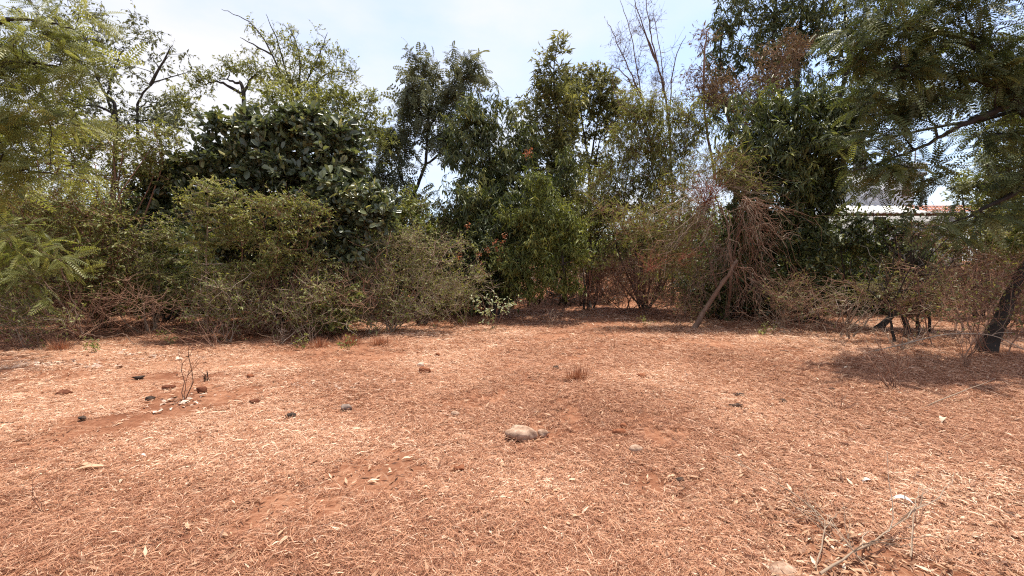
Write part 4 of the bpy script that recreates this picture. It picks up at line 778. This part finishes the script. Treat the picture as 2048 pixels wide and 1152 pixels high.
stick('fallen_branch', [(1640, 1160, .02), (1745, 1112, .06), (1850, 1042, .10), (1826, 1040, .10)][:3], .0065, 'twig_tan', 'grey forked fallen branch lying across the bottom corner', 'branch', forks=9, fl=.55, sides=7)
stick('fallen_branch', [(1630, 1150, .02), (1655, 1062, .05), (1560, 985, .05), (1468, 930, .02)], .0045, 'twig_tan', 'long thin branch with a straight whip, running up from the bottom corner', 'branch', forks=9, fl=.35)
stick('fallen_branch', [(1740, 1160, .02), (1680, 1090, .06), (1628, 1020, .05)], .0035, 'twig_tan', 'thin twig bundle crossing the grey forked branch', 'branch', forks=14, fl=.6)
stick('fallen_branch', [(1820, 1130, .03), (1826, 1060, .08), (1838, 1000, .10)], .0045, 'twig_tan', 'short bent pale branch tip sticking up beside the cracked bark scrap', 'branch', forks=3, fl=.4)
for i, (pts, r_, m, lb) in enumerate([
        ([(720, 1100), (742, 1045), (765, 1018)], .006, 'twig_tan', 'pale curved twig bent like a bow on the bare red soil'),
        ([(927, 1130), (924, 1105), (905, 1082)], .006, 'twig_tan', 'crooked brown twig pointing at the bottom edge'),
        ([(1395, 1150), (1350, 1100), (1308, 1055)], .006, 'twig_red', 'long dark straight stick running down to the bottom edge'),
        ([(1225, 900), (1240, 915), (1252, 930)], .007, 'twig_red', 'short brown stick in front of the smooth grey stone'),
        ([(1232, 895), (1210, 920)], .006, 'twig_red', 'short stick meeting the brown one in a fork'),
        ([(1210, 940), (1195, 962)], .007, 'twig_red', 'stubby twig lying below the forked sticks'),
        ([(990, 872), (1013, 858)], .006, 'twig_red', 'small stick leaning on the big tan rock'),
        ([(1540, 985), (1590, 985)], .011, 'bark_brown', 'thick dark stick crossing the long whip-like branch'),
        ([(0, 849), (32, 847)], .012, 'stone_dark', 'charred black stick at the edge of the picture'),
        ([(880, 824), (945, 819)], .008, 'twig_red', 'straight brown stick behind the small grey pebble'),
        ([(970, 822), (1000, 816)], .006, 'twig_tan', 'short pale stick in line behind the big tan rock'),
        ([(1110, 796), (1132, 770)], .007, 'twig_tan', 'thin stick lying in front of the dry grass tuft'),
        ([(1420, 695), (1462, 702)], .010, 'bark_brown', 'dark stick on the leaf litter in front of the leaning log'),
        ([(1560, 702), (1650, 704)], .006, 'twig_tan', 'long straight pale stick lying level near the shade line'),
        ([(1850, 815), (1990, 778, .12)], .008, 'twig_tan', 'straight pale cane rising out of the leaf litter'),
        ([(600, 985), (665, 955)], .006, 'twig_red', 'dark twig among the straw at the edge of the bare soil'),
        ([(645, 1105), (670, 1090)], .007, 'bark_brown', 'broken dark twig on the bare red soil near the bottom'),
        ([(1345, 880), (1400, 905)], .006, 'twig_red', 'thin reddish stick lying past the smooth grey stone'),
        ([(290, 1050), (330, 1030)], .006, 'twig_tan', 'pale straight straw-coloured stick in the near straw')]):
    stick('stick', pts, r_, m, lb, 'stick', 'sticks lying on the clearing')
# arching stem over the shade
th = thing('arching_sapling', G(1735, 705), 'long bare pale stem arching out of the shade across the leaning trunk', 'sapling')
mbx = MB(); q = np.array([G(1735, 705), P(1800, 690, 7.4), P(1890, 667, 7.2), P(1985, 668, 7.0), P(2060, 705, 6.8)]); tt = np.linspace(0, 4, 25); c = np.stack([np.interp(tt, range(5), q[:, i]) for i in range(3)], -1)
for _ in range(3): c[1:-1] = (c[:-2] + 2 * c[1:-1] + c[2:]) / 4
tubes(mbx, c[None], np.linspace(.013, .006, 25)[None], 6, .7); rgx = np.random.default_rng(3); jj = rgx.integers(3, 22, 14); e = c[jj] + rgx.normal(0, .22, (14, 3)) + [.1, 0, .1]
mbx.build('stem', MATS['twig_tan'], th, q[0], True); mby = MB(); tubes(mby, curves(rgx, c[jj], e, 5, .2, .03), np.linspace(.005, .002, 5)[None], 4, rgx.random(14)); tag(mby.build('twigs', MATS['twig_tan'], th, q[0]), kind='stuff')

# small plants on the clearing
def twiglet(name, px, py, h, n, spread, r, mat, label, cat, forks=3, leaf=None, lm=None, nleaf=0, ll=.03, lean=(0, 0)):
    rg = rng_of(label); p = G(px, py); th = thing(name, p, label, cat); mb = MB()
    A = p + rg.normal(0, .02, (n, 3)) * [1, 1, 0] - [0, 0, .02]; E = p + np.stack([rg.normal(lean[0], spread, n), rg.normal(lean[1], spread, n), h * rg.uniform(.5, 1.05, n)], -1)
    cv = curves(rg, A, E, 7, .18, .025); tubes(mb, cv, np.linspace(1, .3, 7)[None] * r, 4, rg.random(n))
    m = n * forks; i = np.repeat(np.arange(n), forks); k = rg.integers(2, 6, m); d = unit(cv[i, k + 1] - cv[i, k] + 1e-6)
    fe = cv[i, k] + unit(d + rg.normal(0, .6, (m, 3))) * h * rg.uniform(.15, .45, (m, 1)); fe[:, 2] = np.maximum(fe[:, 2], p[2] + .02)
    fc = curves(rg, cv[i, k], fe, 4, .2, .03); tubes(mb, fc, np.linspace(1, .4, 4)[None] * r * .5, 3, rg.random(m))
    mb.build('stems', MATS[mat], th, p)
    if leaf:
        ii = rg.integers(0, m, nleaf); kk = rg.integers(1, 4, nleaf); pos = fc[ii, kk] + rg.normal(0, .015, (nleaf, 3)); ax = unit(rg.normal(0, 1, (nleaf, 3)) + [0, 0, .2]); cb = MB()
        put(cb, leaf, pos, frames(rg, ax), ll * rg.lognormal(0, .3, nleaf), rg.random(nleaf)); tag(cb.build('leaves', MATS[lm], th, p), kind='stuff')
twiglet('pale_leaved_plant', 988, 660, .85, 9, .28, .006, 'twig_red', 'little plant with pale whitish-green leaves standing at the rim of the shade', 'plant', 4, 'oval', 'leaf_pale', 330, .055)
twiglet('leafless_bush', 1782, 778, .65, 12, .16, .007, 'twig_red', 'leafless little bush of dark twigs on the open leaf litter', 'bush', 4, lean=(-.12, 0))
twiglet('bare_sapling', 370, 800, 1.0, 3, .12, .006, 'twig_red', 'thin bare sapling rising from the pale ash heap', 'sapling', 3, lean=(.15, 0))
twiglet('bare_twig_plant', 1100, 655, .5, 7, .2, .006, 'twig_tan', 'pale bare twigs sprouting from the shaded hollow', 'plant', 2)
twiglet('tiny_stalk', 1228, 700, .28, 3, .04, .004, 'twig_red', 'tiny dry stalk standing alone in the sunlit litter', 'stalk', 1)
twiglet('tiny_stalk', 885, 680, .28, 3, .05, .004, 'twig_red', 'tiny dry stalk beside the twiggy spreading shrub', 'stalk', 1)
twiglet('dead_stalk_plant', 415, 762, .16, 8, .05, .006, 'stone_dark', 'charred little stalk standing in the scraped red patch', 'stalk', 1)
twiglet('dead_stalk_plant', 90, 1030, .30, 2, .03, .003, 'twig_red', 'single thin stalk sticking up from the near straw', 'stalk', 1)
twiglet('dry_twig_sprout', 1680, 820, .22, 10, .12, .004, 'twig_red', 'low dry sprout on the litter in front of the leafless little bush', 'plant', 2)
twiglet('dry_twig_sprout', 1930, 735, .75, 6, .14, .008, 'twig_red', 'upright dry sprout under the arching stem', 'plant', 3)
twiglet('dry_twig_sprout', 430, 695, .55, 16, .35, .005, 'twig_red', 'sprawling dry twigs at the foot of the straight-stemmed sapling', 'plant', 3)
twiglet('dry_twig_sprout', 560, 690, .5, 18, .4, .005, 'twig_tan', 'sprawling dry twigs below the bundle of brown stems', 'plant', 3)
twiglet('dry_twig_sprout', 300, 680, .45, 14, .35, .005, 'twig_red', 'sprawling dry twigs in the pale gap of the thicket', 'plant', 3)
twiglet('dry_twig_sprout', 40, 700, .5, 26, .45, .005, 'twig_red', 'tangle of dry twigs below the arching frond shrub', 'plant', 3)
twiglet('dry_twig_sprout', 1320, 640, .5, 16, .35, .005, 'twig_red', 'dry reddish twigs fringing the sunlit litter before the collapsed tree', 'plant', 3)
twiglet('dry_twig_sprout', 1800, 700, .5, 16, .35, .005, 'twig_tan', 'dry pale twigs in front of the dark upright trunks', 'plant', 3)
def tuft(px, py, n, h, spread, mat, label, name='grass_tuft', cat='grass', lean=0):
    rg = rng_of(label); p = G(px, py); a = rg.uniform(0, 6.28, n); t = np.abs(rg.normal(0, spread, n)); l = h * rg.uniform(.5, 1.1, n)
    base = p + np.stack([np.cos(a), np.sin(a), 0 * a], -1) * rg.uniform(0, .12, (n, 1)) * [1.6, 1, 1]; d = np.stack([np.cos(a) * np.sin(t) + lean, np.sin(a) * np.sin(t), np.cos(t)], -1)
    P1 = base + d * l[:, None] * .5; P2 = base + d * l[:, None] * .95; P2[:, 2] -= l * .2 * np.sin(t); side = np.stack([-np.sin(a), np.cos(a), 0 * a], -1) * .0035
    V = np.stack([base - side, base + side, P1 - side * .8, P1 + side * .8, P2 - side * .2, P2 + side * .2], 1).reshape(-1, 3); b = (np.arange(n) * 6)[:, None]
    mb = MB(); mb.add(V, np.concatenate([b + [[0, 1, 3, 2]], b + [[2, 3, 5, 4]]]), None, np.repeat(np.clip(rg.normal(.35, .2, n), 0, 1), 6)); tag(mb.build(name, MATS[mat], None, p), label, cat)
tuft(1155, 758, 260, .2, .75, 'straw', 'dry reddish grass tuft standing up from the open clearing')
tuft(700, 690, 420, .25, .9, 'straw', 'dry red grass tuft at the foot of the low green bush')
tuft(640, 695, 300, .22, .9, 'straw', 'thinner dry grass tuft in front of the bundle of brown stems')
tuft(760, 690, 300, .22, .9, 'straw', 'dry grass tuft under the twiggy spreading shrub')
tuft(120, 700, 300, .22, .9, 'straw', 'dry grass tuft under the arching frond shrub')

# ash heap and pale scraps, bark strips and the larger fallen leaves
def scraps(px, py, n, wx, wy, sz, mat, label, name, cat):
    rg = rng_of(label); p = G(px, py); s = p[1] / F; mb = MB(); x = p[0] + rg.normal(0, wx * s * .5, n); y = p[1] + rg.normal(0, wy, n)
    litter_leaf(rg, x, y, sz * rg.lognormal(0, .4, n), mb, rg.random(n), 'oval', .5); tag(mb.build(name, MATS[mat], None, p), label, cat, kind='stuff')
scraps(355, 805, 70, 56, .16, .045, 'ash', 'heap of pale ashy leaf scraps round the thin bare sapling', 'ash_heap', 'ash')
scraps(130, 728, 150, 130, .10, .07, 'ash', 'line of pale dry leaves along the shade edge of the thicket', 'pale_leaf_drift', 'dry leaves')
scraps(310, 715, 110, 120, .12, .07, 'ash', 'drift of pale dry leaves in the gap of the thicket', 'pale_leaf_drift', 'dry leaves')
scraps(660, 770, 120, 110, .12, .05, 'ash', 'pale drift of straw and leaf scraps in mid-clearing', 'pale_leaf_drift', 'dry leaves')
scraps(1310, 793, 26, 30, .05, .05, 'ash', 'small heap of pale leaf scraps in the open litter', 'pale_leaf_drift', 'dry leaves')
scraps(1700, 880, 60, 90, .2, .05, 'ash', 'loose pale leaf scraps on the litter below the leafless little bush', 'pale_leaf_drift', 'dry leaves')
def strip(px, py, wpx, curl, wid, ang, mat, label, name='dry_leaf', cat='leaf', group=None, up=.02):
    """a curled strip: leaf or bark, seven cross-sections, arched along and rolled across"""
    rg = rng_of(label + str(px)); p = G(px, py); s = p[1] / F; l = wpx * s; t = np.linspace(-.5, .5, 8); a = t * curl
    x = l * t * np.cos(a * .5); y = l * .25 * curl * (t ** 2) ; z = up * (1 - 4 * t ** 2) + rg.normal(0, .002, 8); w_ = wid * l * np.maximum(1 - (2 * np.abs(t)) ** 2.2, .06) / 2
    V = np.concatenate([np.stack([x, y - w_, z + w_ * .5], -1), np.stack([x, y, z], -1), np.stack([x, y + w_, z + w_ * .5], -1)]); n = 8
    ca, sa = math.cos(ang), math.sin(ang); V = V @ np.array([[ca, sa, 0], [-sa, ca, 0], [0, 0, 1]]) + p + [0, 0, .012]
    q = [(k * n + i, k * n + i + 1, k * n + n + i + 1, k * n + n + i) for k in (0, 1) for i in range(n - 1)]
    return tag(MB().add(V, q, None, .6 + .4 * rg.random()).build(name, MATS[mat], None, p, True), label, cat, group)
strip(178, 943, 62, 1.6, .22, .35, 'dry_leaf', 'long curled pale bark strip bent like a hook in the near straw', 'bark_strip', 'bark')
strip(170, 938, 30, 1, .4, .1, 'dry_leaf', 'short pale bark curl just behind the long hooked one', 'bark_strip', 'bark')
strip(286, 918, 16, .4, .5, .4, 'pale_scrap', 'tiny bright white paper scrap on the straw', 'paper_scrap', 'paper')
strip(1805, 1012, 44, .3, .4, -.6, 'pale_scrap', 'cracked grey-white bark scrap with a dark underside', 'bark_strip', 'bark', up=.035)
strip(1345, 960, 30, 1.4, .25, .3, 'dry_leaf', 'pale arched bark curl on one side of the black nub', 'bark_strip', 'bark')
strip(1385, 962, 44, .8, .2, -.3, 'dry_leaf', 'straighter pale bark curl on the other side of the black nub', 'bark_strip', 'bark')
strip(1145, 968, 26, .3, .3, 0, 'dry_leaf', 'bright pale flat leaf, the upper of two near each other in the straw', 'dry_leaf', 'leaf')
strip(1112, 990, 22, .3, .3, 0, 'dry_leaf', 'bright pale flat leaf, the lower of two near each other in the straw', 'dry_leaf', 'leaf')
strip(1735, 968, 26, .3, .4, .1, 'pale_scrap', 'bright white leaf flake beyond the cracked bark scrap', 'dry_leaf', 'leaf')
strip(1885, 848, 22, .6, .5, .6, 'dry_leaf', 'upturned pale leaf standing on edge in the leaf litter', 'dry_leaf', 'leaf', up=.05)
rgL = np.random.default_rng(77); done = 0
for _ in range(400):
    px, py = rgL.uniform(10, 2040), rgL.uniform(860, 1148)
    if rgL.random() > .35 + .65 * (px / 2048): continue
    strip(px, py, rgL.uniform(14, 34) * (.5 + .5 * (py - 700) / 450), rgL.normal(0, .9), rgL.uniform(.16, .34), rgL.uniform(0, 6.28), 'dry_leaf', 'long narrow dry leaf fallen flat on the near straw', 'fallen_leaf', 'leaf', 'larger narrow leaves fallen on the near straw', up=rgL.uniform(.004, .02))
    done += 1
    if done >= 110: break

for i, (px, py, h, lb) in enumerate([(345, 690, .3, 'green seedling at the mouth of the pale gap in the thicket'), (600, 700, .28, 'green seedling in front of the bundled brown stems'), (700, 700, .25, 'green seedling by the dry red grass tuft'),
        (925, 650, .3, 'green seedling close to the charred stump'), (1290, 650, .3, 'green seedling before the red leafless thicket'), (1530, 672, .28, 'green seedling in front of the grey dead bush'), (190, 706, .3, 'green seedling under the arching frond shrub')]):
    twiglet('seedling', px, py, h, 6, .1, .004, 'twig_green', lb, 'seedling', 3, 'oval', 'leaf_green', 70, .04)
print('TRIS', NTRI[0])
